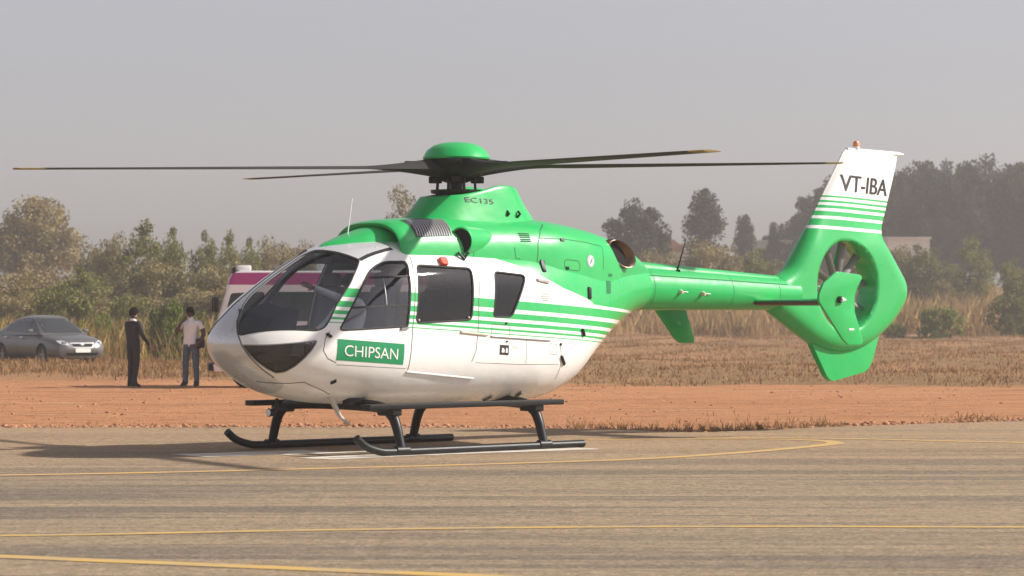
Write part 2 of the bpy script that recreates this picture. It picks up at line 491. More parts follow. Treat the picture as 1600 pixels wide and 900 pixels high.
for rr in (0.008, 0.02, 0.035, 0.055): pts += [(FC[0] + (FR + rr) * math.cos(2 * math.pi * (k + .5) / nh), FC[1] + (FR + rr) * math.sin(2 * math.pi * (k + .5) / nh)) for k in range(nh)]
for i in range(no):
    p, q = Vector(fin_out[i]), Vector(fin_out[(i + 1) % no]); nrm = Vector((-(q - p).y, (q - p).x)).normalized()
    for d in (0.008, 0.025, 0.06, 0.11, 0.18, 0.26):
        for sgn in (1, -1):
            c = (p + q) / 2 + nrm * d * sgn
            if inside(c, fin_out) and math.hypot(c[0] - FC[0], c[1] - FC[1]) > FR + 0.1 and edge_dist(c)[0] > d * 0.9: pts.append(tuple(c))
x = 5.6
while x < 8.4:
    z = 1.05
    while z < 3.83:
        if inside((x, z), fin_out) and math.hypot(x - FC[0], z - FC[1]) > FR + 0.12 and edge_dist((x, z))[0] > 0.3: pts.append((x, z))
        z += 0.08
    x += 0.08
vs, es, fs, *_ = delaunay_2d_cdt([Vector(p) for p in pts], [], [list(range(no)), list(range(no + nh - 1, no - 1, -1))], 1, 1e-5)
fs = [f for f in fs if math.hypot(sum(vs[i][0] for i in f) / 3 - FC[0], sum(vs[i][1] for i in f) / 3 - FC[1]) > FR * 0.995]
hs = [fin_half(v) for v in vs]
V = [(v[0], -h, v[1]) for v, h in zip(vs, hs)] + [(v[0], h, v[1]) for v, h in zip(vs, hs)]
nv = len(vs); F = [tuple(f) for f in fs] + [tuple(i + nv for i in f[::-1]) for f in fs]
ecount = {}
for f in fs:
    for i in range(3):
        e = (f[i], f[(i + 1) % 3]); ecount[tuple(sorted(e))] = ecount.get(tuple(sorted(e)), []) + [e]
for k, e in ecount.items():
    if len(e) == 1:
        i, j = e[0]; F.append((j, i, i + nv, j + nv))
FIN_BVH = BVHTree.FromPolygons([Vector(v) for v in V], F)
fin = mesh_obj('tail_fin', V, F, M_green, heli, smooth=True, sharp=60)
# lower bumper fin
low = rounded([(6.30, 1.30), (6.70, 0.72), (6.80, 0.665), (7.52, 0.79), (7.63, 0.90), (7.80, 1.32), (7.0, 1.35)], [0.02, 0.06, 0.05, 0.08, 0.08, 0.02, 0.02])
MB().prism(low, -0.045, 0.045).build('bumper_fin', M_green, fin, bevel=0.03, seg=3)
# tail rotor inside the duct
tr = empty('tail_rotor'); tr.parent = heli; tr.location = (FC[0], 0.03, FC[1])
b = MB(); b.tube([(0, -0.13, 0), (0, -0.11, 0), (0, -0.02, 0), (0, 0.12, 0)], [0.05, 0.11, 0.15, 0.15], 24).build('hub', M_grey, tr, smooth=True)
b = MB()
rings = []
for q in (0.13, 0.25, 0.4, 0.52, 0.6):
    w = 0.045 + 0.012 * q; tw = rad(48 - 30 * q)
    rings.append([(w * math.cos(tw) * x - y * math.sin(tw) * 0.012, -w * math.sin(tw) * x * 1.0 - 0.012 * y * math.cos(tw), q) for x, y in ((-1, 0), (-0.4, 1), (0.5, 0.9), (1, 0), (0.5, -0.9), (-0.4, -1))])
b.loft(rings); bl = b.build('fan_blade', pmat('fan_blade_grey', (0.20, 0.195, 0.19), 0.5, metal=0.2), tr, smooth=True, sharp=40)
azs = [0, 33, 73, 108, 141, 176, 217, 251, 284, 325]
for i, az in enumerate(azs):
    o = bl if i == 0 else link(bl.copy(), tr)
    o.rotation_euler = (0, rad(az + 12), 0)
for az in (20, 140, 265):
    b = MB(); b.tube([(0, 0.12, 0), (0, 0.12, 0.615)], 0.032, 10); o = b.build('stator_strut', M_green, tr, smooth=True); o.rotation_euler = (0, rad(az), 0)

# ---- horizontal stabiliser and end plates
SA, SZ = 5.32, 1.735
def airfoil(c, t, n=10):
    up = [(c * (1 - math.cos(math.pi * k / n)) / 2) for k in range(n + 1)]
    th = [5 * t * c * (0.2969 * math.sqrt(x / c) - 0.126 * x / c - 0.3516 * (x / c) ** 2 + 0.2843 * (x / c) ** 3 - 0.1036 * (x / c) ** 4) for x in up]
    return [(x, h) for x, h in zip(up, th)] + [(x, -h) for x, h in list(zip(up, th))[-2:0:-1]]
M_dgreen = M_green
for sg, nm in ((-1, 'stabiliser'), (1, 'stabiliser')):
    b = MB(); af = airfoil(0.56, 0.17)
    b.loft([[(SA - 0.27 + x, sg * y, SZ + z) for x, z in af] for y in (0.15, 0.8, 1.475)])
    b.build('horizontal_stabiliser', M_green, heli, smooth=True, sharp=50)
EP = [(4.834, 1.829), (4.92, 1.968), (5.182, 2.125), (5.649, 2.088), (5.687, 2.048), (5.535, 1.857), (5.522, 1.626), (5.598, 1.47), (5.70, 1.222), (5.674, 1.181), (5.408, 1.183), (5.307, 1.249), (4.834, 1.74)]
epo = rounded([(x - SA + 0.09, z - SZ) for x, z in EP], [0.04, 0.03, 0.04, 0.03, 0.02, 0.10, 0.10, 0.08, 0.02, 0.02, 0.04, 0.04, 0.04], 4)
for sg in (-1, 1):
    b = MB(); b.prism([(SA - 0.09 + x, SZ + z) for x, z in epo], sg * 1.47, sg * 1.51)
    b.build('end_plate', M_green, heli, bevel=0.012, seg=2)

# ---- landing skids
SK = 1.17
for sg in (-1, 1):
    pts = spline([(-2.53, sg * SK, 0.215), (-2.40, sg * SK, 0.122), (-2.22, sg * SK, 0.066), (-2.05, sg * SK, 0.049), (-1.5, sg * SK, 0.047), (-0.5, sg * SK, 0.047), (0.97, sg * SK, 0.047)], 5)
    MB().tube(pts, 0.045, 16).build('skid_tube', M_black, heli, smooth=True, sharp=50)
    for a in (-1.87, 0.33):
        MB().tube([(a - 0.09, sg * SK, 0.056), (a + 0.09, sg * SK, 0.056)], 0.055, 14).build('skid_saddle', M_black, heli, smooth=True, sharp=50)
    b = MB(); b.box(-2.30, 0.70, sg * 0.97, sg * 1.13, 0.515, 0.578)
    b.build('footstep_board', M_black, heli, bevel=0.012)
for a in (-1.87, 0.33):
    half = [(SK, 0.06), (SK - 0.035, 0.17), (SK - 0.09, 0.33), (SK - 0.17, 0.45), (SK - 0.34, 0.525), (0.5, 0.55), (0.0, 0.56)]
    pts = [(a, -y, z) for y, z in half] + [(a, y, z) for y, z in half[-2::-1]]
    pp = spline(pts, 4); m = len(pp)
    MB().tube(pp, [0.050 + 0.022 * (1 - abs(2 * i / (m - 1) - 1)) for i in range(m)], 14).build('cross_tube', M_black, heli, smooth=True, sharp=50)
for sg in (-1, 1):
    for a in (-1.87, 0.33):
        MB().box(a - 0.07, a + 0.07, sg * 0.82, sg * 1.1, 0.44, 0.52).build('step_bracket', M_black, heli, bevel=0.02)

# ---- main rotor
rotor = empty('main_rotor'); rotor.parent = heli; rotor.location = (0, 0, 0)
b = MB(); b.tube([(0, 0, 2.7), (0, 0, 3.3)], 0.075, 20); b.build('mast', M_black, rotor, smooth=True, sharp=40)
prof = [(0.13, 3.15), (0.24, 3.19), (0.31, 3.25), (0.355, 3.33), (0.385, 3.40), (0.39, 3.43), (0.02, 3.44)]
MB().loft([[(r * math.cos(2 * math.pi * k / 32), r * math.sin(2 * math.pi * k / 32), z) for k in range(32)] for r, z in prof]).build('hub', M_black, rotor, smooth=True, sharp=40)
prof = [(0.395, 3.425), (0.402, 3.445), (0.355, 3.53), (0.28, 3.587), (0.19, 3.618), (0.08, 3.63), (0.01, 3.632)]
MB().loft([[(r * math.cos(2 * math.pi * k / 48), r * math.sin(2 * math.pi * k / 48), z) for k in range(48)] for r, z in prof]).build('hub_cap', M_green, rotor, smooth=True, sharp=40)
prof = [(0.30, 3.02), (0.31, 3.06), (0.10, 3.07)]
MB().loft([[(r * math.cos(2 * math.pi * k / 32), r * math.sin(2 * math.pi * k / 32), z) for k in range(32)] for r, z in prof]).build('swash_plate', M_black, rotor, smooth=True, sharp=40)
for az in (25, 70, 115, 160, 205, 250, 295, 340):
    c, s = math.cos(rad(az)), math.sin(rad(az))
    MB().tube([(0.25 * c, 0.25 * s, 3.0), (0.235 * c, 0.235 * s, 3.23)], 0.016, 8).build('pitch_link', M_black, rotor, smooth=True)
for az in (48, 138, 228, 318):
    c, s_ = math.cos(rad(az)), math.sin(rad(az)); mr = Matrix(((c, -s_, 0), (s_, c, 0), (0, 0, 1)))
    MB().box(0.17, 0.33, -0.05, 0.05, 3.14, 3.22, mr).build('pitch_horn', M_black, rotor, bevel=0.015)
    MB().box(0.34, 0.62, -0.10, 0.06, 3.355, 3.405, mr).build('blade_cuff', M_black, rotor, bevel=0.02)
M_blade = pmat('rotor_blade_grey', (0.040, 0.038, 0.036), 0.75, spec=0.2, noise=0.15, nscale=2)
M_ytip = pmat('blade_tip_yellow', (0.30, 0.21, 0.06), 0.7)
BR = 5.65
BL = BLADES = [(213.5, -0.17, 'a'), (298.5, -0.08, 'b'), (30.0, 0.20, 'c'), (121.0, 0.09, 'd')]   # world azimuth, tip rise
def blade_rings(q0, q1, n):
    rings = []
    for i in range(n + 1):
        q = q0 + (q1 - q0) * i / n
        if q < 1.3:
            u = (q - 0.2) / 1.1; ch = 0.26 - 0.04 * math.sin(math.pi * min(u * 1.1, 1)); tk = 0.24 * (1 - u) ** 1.6 + 0.032; cy = -0.03 * u
        else:
            ch = 0.30; tk = 0.034 - 0.012 * (q - 1.3) / 4.4; cy = -0.03
            if q < 1.7: ch = 0.22 + 0.08 * (q - 1.3) / 0.4
        if q > BR - 0.15: ch *= 0.75 + 0.25 * (BR - q) / 0.15
        tw = rad(9 - 8 * q / BR)
        af = airfoil(1.0, 0.5, 7)
        ring = []
        for x, z in af:
            yy = (x - 0.3) * ch + cy; zz = z * tk / 0.5 * 1.0
            ring.append((q, yy * math.cos(tw) + zz * math.sin(tw), zz * math.cos(tw) - yy * math.sin(tw)))
        rings.append(ring)
    return rings
for az, rise, nm in BLADES:
    o = MB().loft(blade_rings(0.2, BR - 0.28, 40)).build('rotor_blade', M_blade, rotor, smooth=True, sharp=60)
    t = MB().loft(blade_rings(BR - 0.28, BR, 4)).build('blade_tip', M_ytip, o, smooth=True, sharp=60)
    o.location = (0, 0, 3.33); o.rotation_euler = (0, -math.asin(rise / BR), rad(az - 43))
# ---- projecting flat outlines onto the curved skin
SIDE = (Vector((0, 0, 0)), Vector((1, 0, 0)), Vector((0, 0, 1)), Vector((0, 1, 0)))      # seen from port: (x, z)
def basis(o, d):
    d = Vector(d).normalized(); e1 = Vector((0, 0, 1)).cross(d).normalized() * 1.0
    if e1.length < 0.1: e1 = Vector((1, 0, 0))
    return (Vector(o), e1, d.cross(e1).normalized() * -1 if False else e1.cross(d) * -1, d)
def to2d(p, B): q = Vector(p) - B[0]; return (q.dot(B[1]), q.dot(B[2]))
def cast(bvh, p, B, off):
    o = B[0] + B[1] * p[0] + B[2] * p[1] - B[3] * 6
    h, nrm, *_ = bvh.ray_cast(o, B[3])
    if h is None:
        h, nrm, *_ = bvh.find_nearest(o + B[3] * 5.4)
    if nrm.dot(B[3]) > 0: nrm = -nrm
    return h + nrm * off, h
def patch(bvh, poly, B, off=0.003, step=0.06):
    vs, fs = fill2d(poly, step)
    return [cast(bvh, v, B, off)[0] for v in vs], fs
def decal(name, bvh, poly, mat, parent, B=SIDE, off=0.003, step=0.06, mirror=False):
    vs, fs = patch(bvh, poly, B, off, step)
    if mirror: vs = [Vector((v[0], -v[1], v[2])) for v in vs]
    o = mesh_obj(name, vs, fs, mat, parent, smooth=True)
    return o
def ribbon(name, bvh, line, w, mat, parent, B=SIDE, off=0.003, closed=False, step=0.05, inner=0.0, mirror=False, thick=0.0):
    line = resample(line, step, closed)
    n = len(line); vs = []; fs = []
    for i in range(n):
        p = Vector(line[i]); a = Vector(line[(i - 1) % n] if closed or i > 0 else line[0]); c = Vector(line[(i + 1) % n] if closed or i < n - 1 else line[-1])
        d = (c - a).normalized(); nr = Vector((-d.y, d.x))
        p0 = cast(bvh, p + nr * (w / 2 - inner), B, off)[0]; p1 = cast(bvh, p - nr * (w / 2 + inner), B, off)[0]
        vs += [p0, p1]
        if thick:
            pm = cast(bvh, p - nr * inner, B, off + thick)[0]; vs.append(pm)
    k = 3 if thick else 2
    for i in range(n if closed else n - 1):
        j = (i + 1) % n
        if thick: fs += [(k * i, k * j, k * j + 2, k * i + 2), (k * i + 2, k * j + 2, k * j + 1, k * i + 1)]
        else: fs.append((k * i, k * j, k * j + 1, k * i + 1))
    if mirror: vs = [Vector((v[0], -v[1], v[2])) for v in vs]
    return mesh_obj(name, vs, fs, mat, parent, smooth=True)
def text_mesh(s):
    cu = bpy.data.curves.new('t', 'FONT'); cu.body = s; cu.resolution_u = 4
    ob = bpy.data.objects.new('t', cu); COL.objects.link(ob)
    dg = bpy.context.evaluated_depsgraph_get()
    me = bpy.data.meshes.new_from_object(ob.evaluated_get(dg))
    vs = [(v.co.x, v.co.y) for v in me.vertices]; fs = [tuple(p.vertices) for p in me.polygons]
    bpy.data.objects.remove(ob); bpy.data.curves.remove(cu); bpy.data.meshes.remove(me)
    return vs, fs
def text_decal(name, s, quad, bvh, mat, parent, B=SIDE, off=0.006, bold=0.0):
    """quad: top-left, top-right, bottom-right, bottom-left in the plane of B"""
    vs, fs = text_mesh(s)
    x0 = min(v[0] for v in vs); x1 = max(v[0] for v in vs); y0 = min(v[1] for v in vs); y1 = max(v[1] for v in vs)
    tl, tr, br, bl_ = [Vector(q) for q in quad]
    out = []
    for x, y in vs:
        u = (x - x0) / (x1 - x0); t = (y - y0) / (y1 - y0)
        out.append(cast(bvh, (bl_ * (1 - u) + br * u) * (1 - t) + (tl * (1 - u) + tr * u) * t, B, off)[0])
    return mesh_obj(name, out, fs, mat, parent, smooth=False)

# ---- fuselage paint: white with green stripes, green upper rear, silver nose
def ramp_lookup(n, l, src, pts, lo, hi, vlo, vhi, const=False):
    """piecewise curve through pts: returns a socket of the looked-up value"""
    mr = n.new('ShaderNodeMapRange'); mr.inputs['From Min'].default_value = lo; mr.inputs['From Max'].default_value = hi
    l.new(src, mr.inputs['Value'])
    cr = n.new('ShaderNodeValToRGB'); cr.color_ramp.interpolation = 'CONSTANT' if const else 'LINEAR'
    el = cr.color_ramp.elements
    while len(el) < len(pts): el.new(0.5)
    for e, (x, v) in zip(el, pts):
        e.position = (x - lo) / (hi - lo); q = (v - vlo) / (vhi - vlo); e.color = (q, q, q, 1)
    l.new(mr.outputs[0], cr.inputs[0])
    m2 = n.new('ShaderNodeMapRange'); m2.inputs['To Min'].default_value = vlo; m2.inputs['To Max'].default_value = vhi
    l.new(cr.outputs[0], m2.inputs['Value'])
    return m2.outputs[0]
def nmath(n, l, op, a, b=None, c=None):
    m = n.new('ShaderNodeMath'); m.operation = op
    for i, x in enumerate((a, b, c)):
        if x is None: continue
        if isinstance(x, (int, float)): m.inputs[i].default_value = x
        else: l.new(x, m.inputs[i])
    return m.outputs[0]
def nmix(n, l, fac, a, b, blend='MIX'):
    m = n.new('ShaderNodeMix'); m.data_type = 'RGBA'; m.blend_type = blend
    for k, x in (('Factor', fac), ('A', a), ('B', b)):
        if isinstance(x, (int, float)): m.inputs[k].default_value = x
        elif isinstance(x, tuple): m.inputs[k].default_value = (*x, 1)
        else: l.new(x, m.inputs[k])
    return m.outputs['Result']
def livery(name):
    m = bpy.data.materials.new(name); m.use_nodes = True
    n, l = nt(m); b = n['Principled BSDF']
    tc = n.new('ShaderNodeTexCoord'); sp = n.new('ShaderNodeSeparateXYZ'); l.new(tc.outputs['Object'], sp.inputs[0])
    return m, n, l, b, tc, sp.outputs[0], sp.outputs[1], sp.outputs[2]
STR = [(0.0, 0.103), (0.150, 0.217), (0.257, 0.302), (0.338, 0.364), (0.394, 0.405)]
M_fus, n, l, bs, tc, X, Y, Z = livery('fuselage_livery')
t = nmath(n, l, 'SUBTRACT', nmath(n, l, 'MULTIPLY_ADD', X, -0.058, 1.745), Z)
pts = [(-0.1, 0)]
for a, c in STR: pts += [(a, 1), (c, 0)]
stripe = ramp_lookup(n, l, t, pts, -0.1, 0.5, 0, 1, True)
ub = ramp_lookup(n, l, X, [(-1.0, 2.6), (-0.81, 2.6), (-0.80, 2.291), (-0.372, 2.275), (-0.047, 2.241), (0.215, 2.176), (0.577, 2.058), (0.991, 1.893), (1.502, 1.757), (1.62, 1.695), (2.04, 1.662), (2.51, 1.632), (3.0, 1.59)], -1.0, 3.0, 1.5, 2.7)
upper = nmath(n, l, 'GREATER_THAN', Z, ub)
fwd = nmath(n, l, 'GREATER_THAN', X, -2.64)
stripe = nmath(n, l, 'MULTIPLY', stripe, fwd)
sx = ramp_lookup(n, l, Z, [(0.5, -2.7), (0.80, -2.93), (0.879, -3.076), (0.973, -3.228), (1.095, -3.37), (1.236, -3.46), (1.40, -3.465), (1.425, -2.655), (1.432, -2.65), (1.674, -2.455), (1.926, -2.215), (2.108, -2.06), (2.196, -1.978), (2.279, -1.756), (2.311, -1.614), (2.335, -1.485), (2.5, -1.3)], 0.5, 2.5, -3.6, -1.2)
silver = nmath(n, l, 'LESS_THAN', X, sx)
nz = n.new('ShaderNodeTexNoise'); nz.inputs['Scale'].default_value = 2.2; nz.inputs['Detail'].default_value = 8; nz.inputs['Roughness'].default_value = 0.65; l.new(tc.outputs['Object'], nz.inputs['Vector'])
dust = n.new('ShaderNodeMapRange'); dust.inputs['From Min'].default_value = 0.35; dust.inputs['From Max'].default_value = 0.75; dust.inputs['To Min'].default_value = 0.0; dust.inputs['To Max'].default_value = 0.08
l.new(nz.outputs['Fac'], dust.inputs['Value'])
green = nmath(n, l, 'MAXIMUM', stripe, upper)
col = nmix(n, l, green, WHITE, GREEN)
col = nmix(n, l, silver, col, (0.70, 0.705, 0.715))
col = nmix(n, l, dust.outputs[0], col, (0.52, 0.42, 0.31))
l.new(col, bs.inputs['Base Color'])
l.new(nmath(n, l, 'MULTIPLY', silver, 0.40), bs.inputs['Metallic'])
rb = n.new('ShaderNodeTexNoise'); rb.inputs['Scale'].default_value = 2.6; rb.inputs['Detail'].default_value = 2; l.new(tc.outputs['Object'], rb.inputs['Vector'])
bp = n.new('ShaderNodeBump'); bp.inputs['Strength'].default_value = 0.3; bp.inputs['Distance'].default_value = 0.03; l.new(rb.outputs['Fac'], bp.inputs['Height']); l.new(bp.outputs[0], bs.inputs['Normal'])
l.new(nmath(n, l, 'MULTIPLY_ADD', nz.outputs['Fac'], 0.16, 0.20), bs.inputs['Roughness'])
bs.inputs['Coat Weight'].default_value = 0.35; bs.inputs['Coat Roughness'].default_value = 0.08; bs.inputs['Specular IOR Level'].default_value = 0.4

# ---- window outlines on the port side (x, z) and the windscreen (x, y, z)
DOORWIN = rounded([(-2.47, 1.40), (-2.08, 1.905), (-1.955, 2.05), (-1.83, 2.13), (-1.69, 2.178), (-1.405, 2.182), (-1.545, 1.445), (-1.60, 1.44)], [0.06, 0.3, 0.1, 0.1, 0.1, 0.05, 0.04, 0.02])
WIN2 = rounded([(-1.288, 2.144), (-0.471, 2.115), (-0.575, 1.514), (-1.425, 1.479)], 0.07)
WIN3 = rounded([(-0.123, 2.081), (0.367, 2.041), (0.30, 1.92), (0.066, 1.550), (-0.231, 1.550)], [0.06, 0.07, 0.06, 0.06, 0.05])
WS3 = [(-3.470, -0.276, 1.342), (-3.424, -0.193, 1.483), (-3.346, -0.125, 1.589), (-3.230, -0.075, 1.710), (-3.123, -0.045, 1.80), (-2.875, -0.035, 1.955), (-2.577, -0.03, 2.12), (-2.36, -0.03, 2.25), (-2.22, -0.06, 2.31), (-2.125, -0.292, 2.292), (-2.069, -0.407, 2.262), (-2.014, -0.499, 2.226), (-1.969, -0.558, 2.196), (-2.050, -0.611, 2.108), (-2.206, -0.674, 1.926), (-2.447, -0.718, 1.674), (-2.561, -0.745, 1.517), (-2.639, -0.750, 1.432), (-2.733, -0.732, 1.397)]
CH3 = [(-3.460, -0.321, 1.243), (-2.739, -0.750, 1.291), (-2.800, -0.735, 1.192), (-2.882, -0.691, 1.093), (-2.954, -0.623, 1.008), (-3.025, -0.531, 0.944), (-3.095, -0.460, 0.930), (-3.198, -0.431, 0.980), (-3.330, -0.394, 1.074), (-3.425, -0.356, 1.180)]
def view_basis(d):
    d = Vector(d).normalized(); e1 = Vector((0, 0, 1)).cross(d).normalized() * -1
    e2 = d.cross(e1) * -1
    if e2.z < 0: e2 = -e2
    return (Vector((-2.6, -0.4, 1.6)), e1, e2, d)
B_WS = view_basis((0.70, 0.52, -0.45))
B_CH = view_basis((0.62, 0.75, 0.22))
WS = resample(rounded([to2d(p, B_WS) for p in WS3], 0.05, 3), 0.05)
CH = resample(rounded([to2d(p, B_CH) for p in CH3], 0.025, 3), 0.05)
OPEN = [('windscreen_pane', WS, B_WS, M_glass, 0.016), ('chin_pane', CH, B_CH, M_glass, 0.014), ('door_pane', DOORWIN, SIDE, M_glass, 0.020), ('cabin_pane', WIN2, SIDE, M_tint, 0.020), ('rear_pane', WIN3, SIDE, M_tint, 0.020)]
# shell: outer skin plus an inner skin, then the openings cut through
inner = pod_mesh(-3.5, 1.7, 60, 72, 0.032)
shell = MB(); shell.add(pod_solid.v, pod_solid.f); shell.add(inner.v, [f[::-1] for f in inner.f])
me = bpy.data.meshes.new('fuselage'); me.from_pydata(shell.v, [], shell.f); me.update()
bm = bmesh.new(); bm.from_mesh(me)
if bm.calc_volume(signed=True) < 0: bmesh.ops.reverse_faces(bm, faces=bm.faces)
bm.to_mesh(me); bm.free()
fus = link(bpy.data.objects.new('fuselage', me), heli)
def carve(ob, V3, F3, frame=heli):
    """cut a closed solid out of an object"""
    cme = bpy.data.meshes.new('cutter'); cme.from_pydata([tuple(v) for v in V3], [], F3); cme.update()
    cb = bmesh.new(); cb.from_mesh(cme); bmesh.ops.recalc_face_normals(cb, faces=cb.faces); cb.to_mesh(cme); cb.free()
    cutter = bpy.data.objects.new('cutter', cme); COL.objects.link(cutter); cutter.parent = frame
    md = ob.modifiers.new('cut', 'BOOLEAN'); md.operation = 'DIFFERENCE'; md.solver = 'EXACT'; md.object = cutter
    bpy.context.view_layer.update()
    dg = bpy.context.evaluated_depsgraph_get()
    new = bpy.data.meshes.new_from_object(ob.evaluated_get(dg))
    ob.modifiers.clear(); old = ob.data; ob.data = new; bpy.data.objects.remove(cutter)
    return new
for nm, poly, B, mt, w in OPEN:
    vs, fs = fill2d(poly, 0.07)
    hits = [cast(POD_BVH, v, B, 0)[1] for v in vs]
    nvv = len(vs)
    bnd = {}
    for f in fs:
        for i in range(3): bnd.setdefault(tuple(sorted((f[i], f[(i + 1) % 3]))), []).append((f[i], f[(i + 1) % 3]))
    V3 = [h - B[3] * 0.10 for h in hits] + [h + B[3] * 0.10 for h in hits]
    F3 = [tuple(f) for f in fs] + [tuple(i + nvv for i in f[::-1]) for f in fs] + [(e[0][1], e[0][0], e[0][0] + nvv, e[0][1] + nvv) for e in bnd.values() if len(e) == 1]
    for sg in (1, -1): carve(fus, [(v[0], v[1] * sg, v[2]) for v in V3], F3)
EXH = []
for sg in (-1, 1):
    C = Vector((2.335, sg * 0.462, 2.325)); mj = Vector((0.185, sg * 0.012, -0.150)); mn = Vector((0.115, sg * 0.004, 0.085)); back = Vector((-0.30, -sg * 0.26, 0.0))
    EXH.append((C, mj, mn, back))
    b = MB().loft([[C + back * d + (mj * math.cos(th) + mn * math.sin(th)) * 0.99 for th in [2 * math.pi * i / 32 for i in range(32)]] for d in (-0.6, 0.93)])
    carve(cowling, b.v, b.f); carve(fus, b.v, b.f)
cm = cowling.data; cm.polygons.foreach_set('use_smooth', [True] * len(cm.polygons)); cm.set_sharp_from_angle(angle=rad(40))
new = fus.data
new.materials.clear(); new.materials.append(M_fus)
new.polygons.foreach_set('use_smooth', [True] * len(new.polygons)); new.set_sharp_from_angle(angle=rad(38))
M_lining = pmat('cabin_lining', (0.48, 0.485, 0.50), 0.8, noise=0.1)
new.materials.append(M_lining)
for p in new.polygons:
    c = p.center
    hn = POD_BVH.find_nearest(c)
    if hn[3] > 0.004 and c.x < 1.72: p.material_index = 1
for nm, poly, B, mt, w in OPEN:
    for mir in (False, True):
        decal(nm, POD_BVH, poly, mt, fus, B, -0.012, 0.06, mirror=mir)
        ribbon('window_seal', POD_BVH, poly, w, M_rubber if nm != 'chin_pane' else M_grey, fus, B, 0.002, True, 0.05, mirror=mir, thick=0.006)
# door window bars
ribbon('window_bar', POD_BVH, [(-2.30, 1.655), (-1.50, 1.69)], 0.022, M_rubber, fus, off=-0.004)
ribbon('window_bar', POD_BVH, [(-1.96, 2.00), (-1.425, 2.02)], 0.018, M_rubber, fus, off=-0.004)
ribbon('window_bar', POD_BVH, [(-1.80, 1.99), (-1.82, 1.68)], 0.010, M_grey, fus, off=-0.006)
# gasket behind the windscreen on the roof edge
ribbon('roof_gasket', POD_BVH, [(-1.969, 2.196), (-1.85, 2.243), (-1.746, 2.275), (-1.604, 2.309), (-1.475, 2.333)], 0.03, M_rubber, fus, off=0.002)

# ---- panel gaps, rails, placards on the port side
for nm, pl, w, mt in (
    ('door_gap', [(-1.313, 2.247), (-1.356, 2.099), (-1.473, 1.443), (-1.504, 1.080), (-1.516, 0.925)], 0.011, M_line),
    ('door_gap', [(-0.362, 2.262), (-0.375, 2.071), (-0.451, 1.736), (-0.477, 1.402), (-0.506, 1.166), (-0.562, 1.033)], 0.009, M_line),
    ('door_gap', [(-2.585, 1.390), (-2.648, 1.305), (-2.672, 1.177), (-2.612, 1.091), (-2.50, 1.04)], 0.008, M_line),
    ('panel_gap', [(-2.50, 1.02), (-1.55, 0.965)], 0.005, M_line),
    ('panel_gap', [(-0.264, 1.33), (-0.255, 1.469), (0.023, 1.453), (0.03, 1.31)], 0.006, M_line),
    ('panel_gap', [(-0.50, 1.02), (0.2, 0.99), (0.9, 0.98)], 0.005, M_line),
    ('panel_gap', [(0.30, 1.29), (0.31, 1.00)], 0.005, M_line),
    ('panel_gap', [(0.70, 1.23), (0.83, 1.222), (0.835, 1.10), (0.70, 1.11), (0.70, 1.23)], 0.005, M_line),
    ('panel_gap', [(0.89, 1.22), (0.93, 1.05), (0.95, 0.95), (0.94, 0.80)], 0.008, M_line),
    ('panel_gap', [(1.05, 1.14), (1.35, 1.30)], 0.005, M_line),
    ('nose_seam', [(-3.305, 1.638), (-3.42, 1.49)], 0.012, M_line)):
    ribbon(nm, POD_BVH, pl, w, mt, fus, off=0.0015)
B_NS = B_CH
ribbon('nose_seam', POD_BVH, [to2d(p, B_CH) for p in [(-3.427, -0.186, 1.483), (-3.469, -0.251, 1.377), (-3.460, -0.320, 1.236), (-3.370, -0.366, 1.095), (-3.228, -0.389, 0.973), (-3.076, -0.402, 0.879)]], 0.014, M_line, fus, B_CH, 0.002)
ribbon('belly_seam', POD_BVH, [to2d(p, B_CH) for p in [(-3.144, -0.166, 0.833), (-2.907, -0.439, 0.813), (-2.766, -0.547, 0.827), (-2.530, -0.538, 0.744), (-2.355, -0.493, 0.682)]], 0.010, M_line, fus, B_CH, 0.002)
ribbon('door_sill_rail', POD_BVH, [(-1.53, 0.928), (-0.474, 0.835)], 0.026, M_white, fus, off=0.003, thick=0.014)
ribbon('slide_rail', POD_BVH, [(-0.75, 1.374), (-0.336, 1.338)], 0.035, pmat('rail_beige', (0.55, 0.50, 0.40), 0.5), fus, off=0.004, thick=0.02)
ribbon('slide_rail', POD_BVH, [(-0.276, 1.325), (0.693, 1.270)], 0.032, pmat('rail_grey', (0.45, 0.45, 0.42), 0.4, metal=0.4), fus, off=0.004, thick=0.018)
SIGN = [(-2.497, 1.307), (-1.597, 1.244), (-1.600, 1.009), (-2.509, 1.072)]
sign = decal('name_panel', POD_BVH, SIGN, M_signgreen, fus, off=0.003, step=0.05)
tq = [(-2.415, 1.240), (-1.690, 1.190), (-1.690, 1.068), (-2.415, 1.118)]
text_decal('name_lettering', 'CHIPSAN', tq, POD_BVH, M_letter, fus, off=0.007)
decal('placard', POD_BVH, [(-0.132, 1.225), (0.012, 1.216), (0.012, 1.101), (-0.132, 1.110)], M_ink, fus, step=0.1)
for q in ([(-0.105, 1.135), (-0.060, 1.132), (-0.055, 1.158), (-0.075, 1.186), (-0.100, 1.188)], [(-0.040, 1.132), (-0.005, 1.130), (-0.012, 1.185), (-0.036, 1.187)]):
    decal('placard_mark', POD_BVH, q, M_letter, fus, off=0.006, step=0.1)
M_faint = pmat('faint_print', (0.62, 0.61, 0.58), 0.6)
for z in (1.205, 1.188): ribbon('faint_print', POD_BVH, [(0.06, z), (0.17 + (1.2 - z), z - 0.008)], 0.008, M_faint, fus, off=0.003)
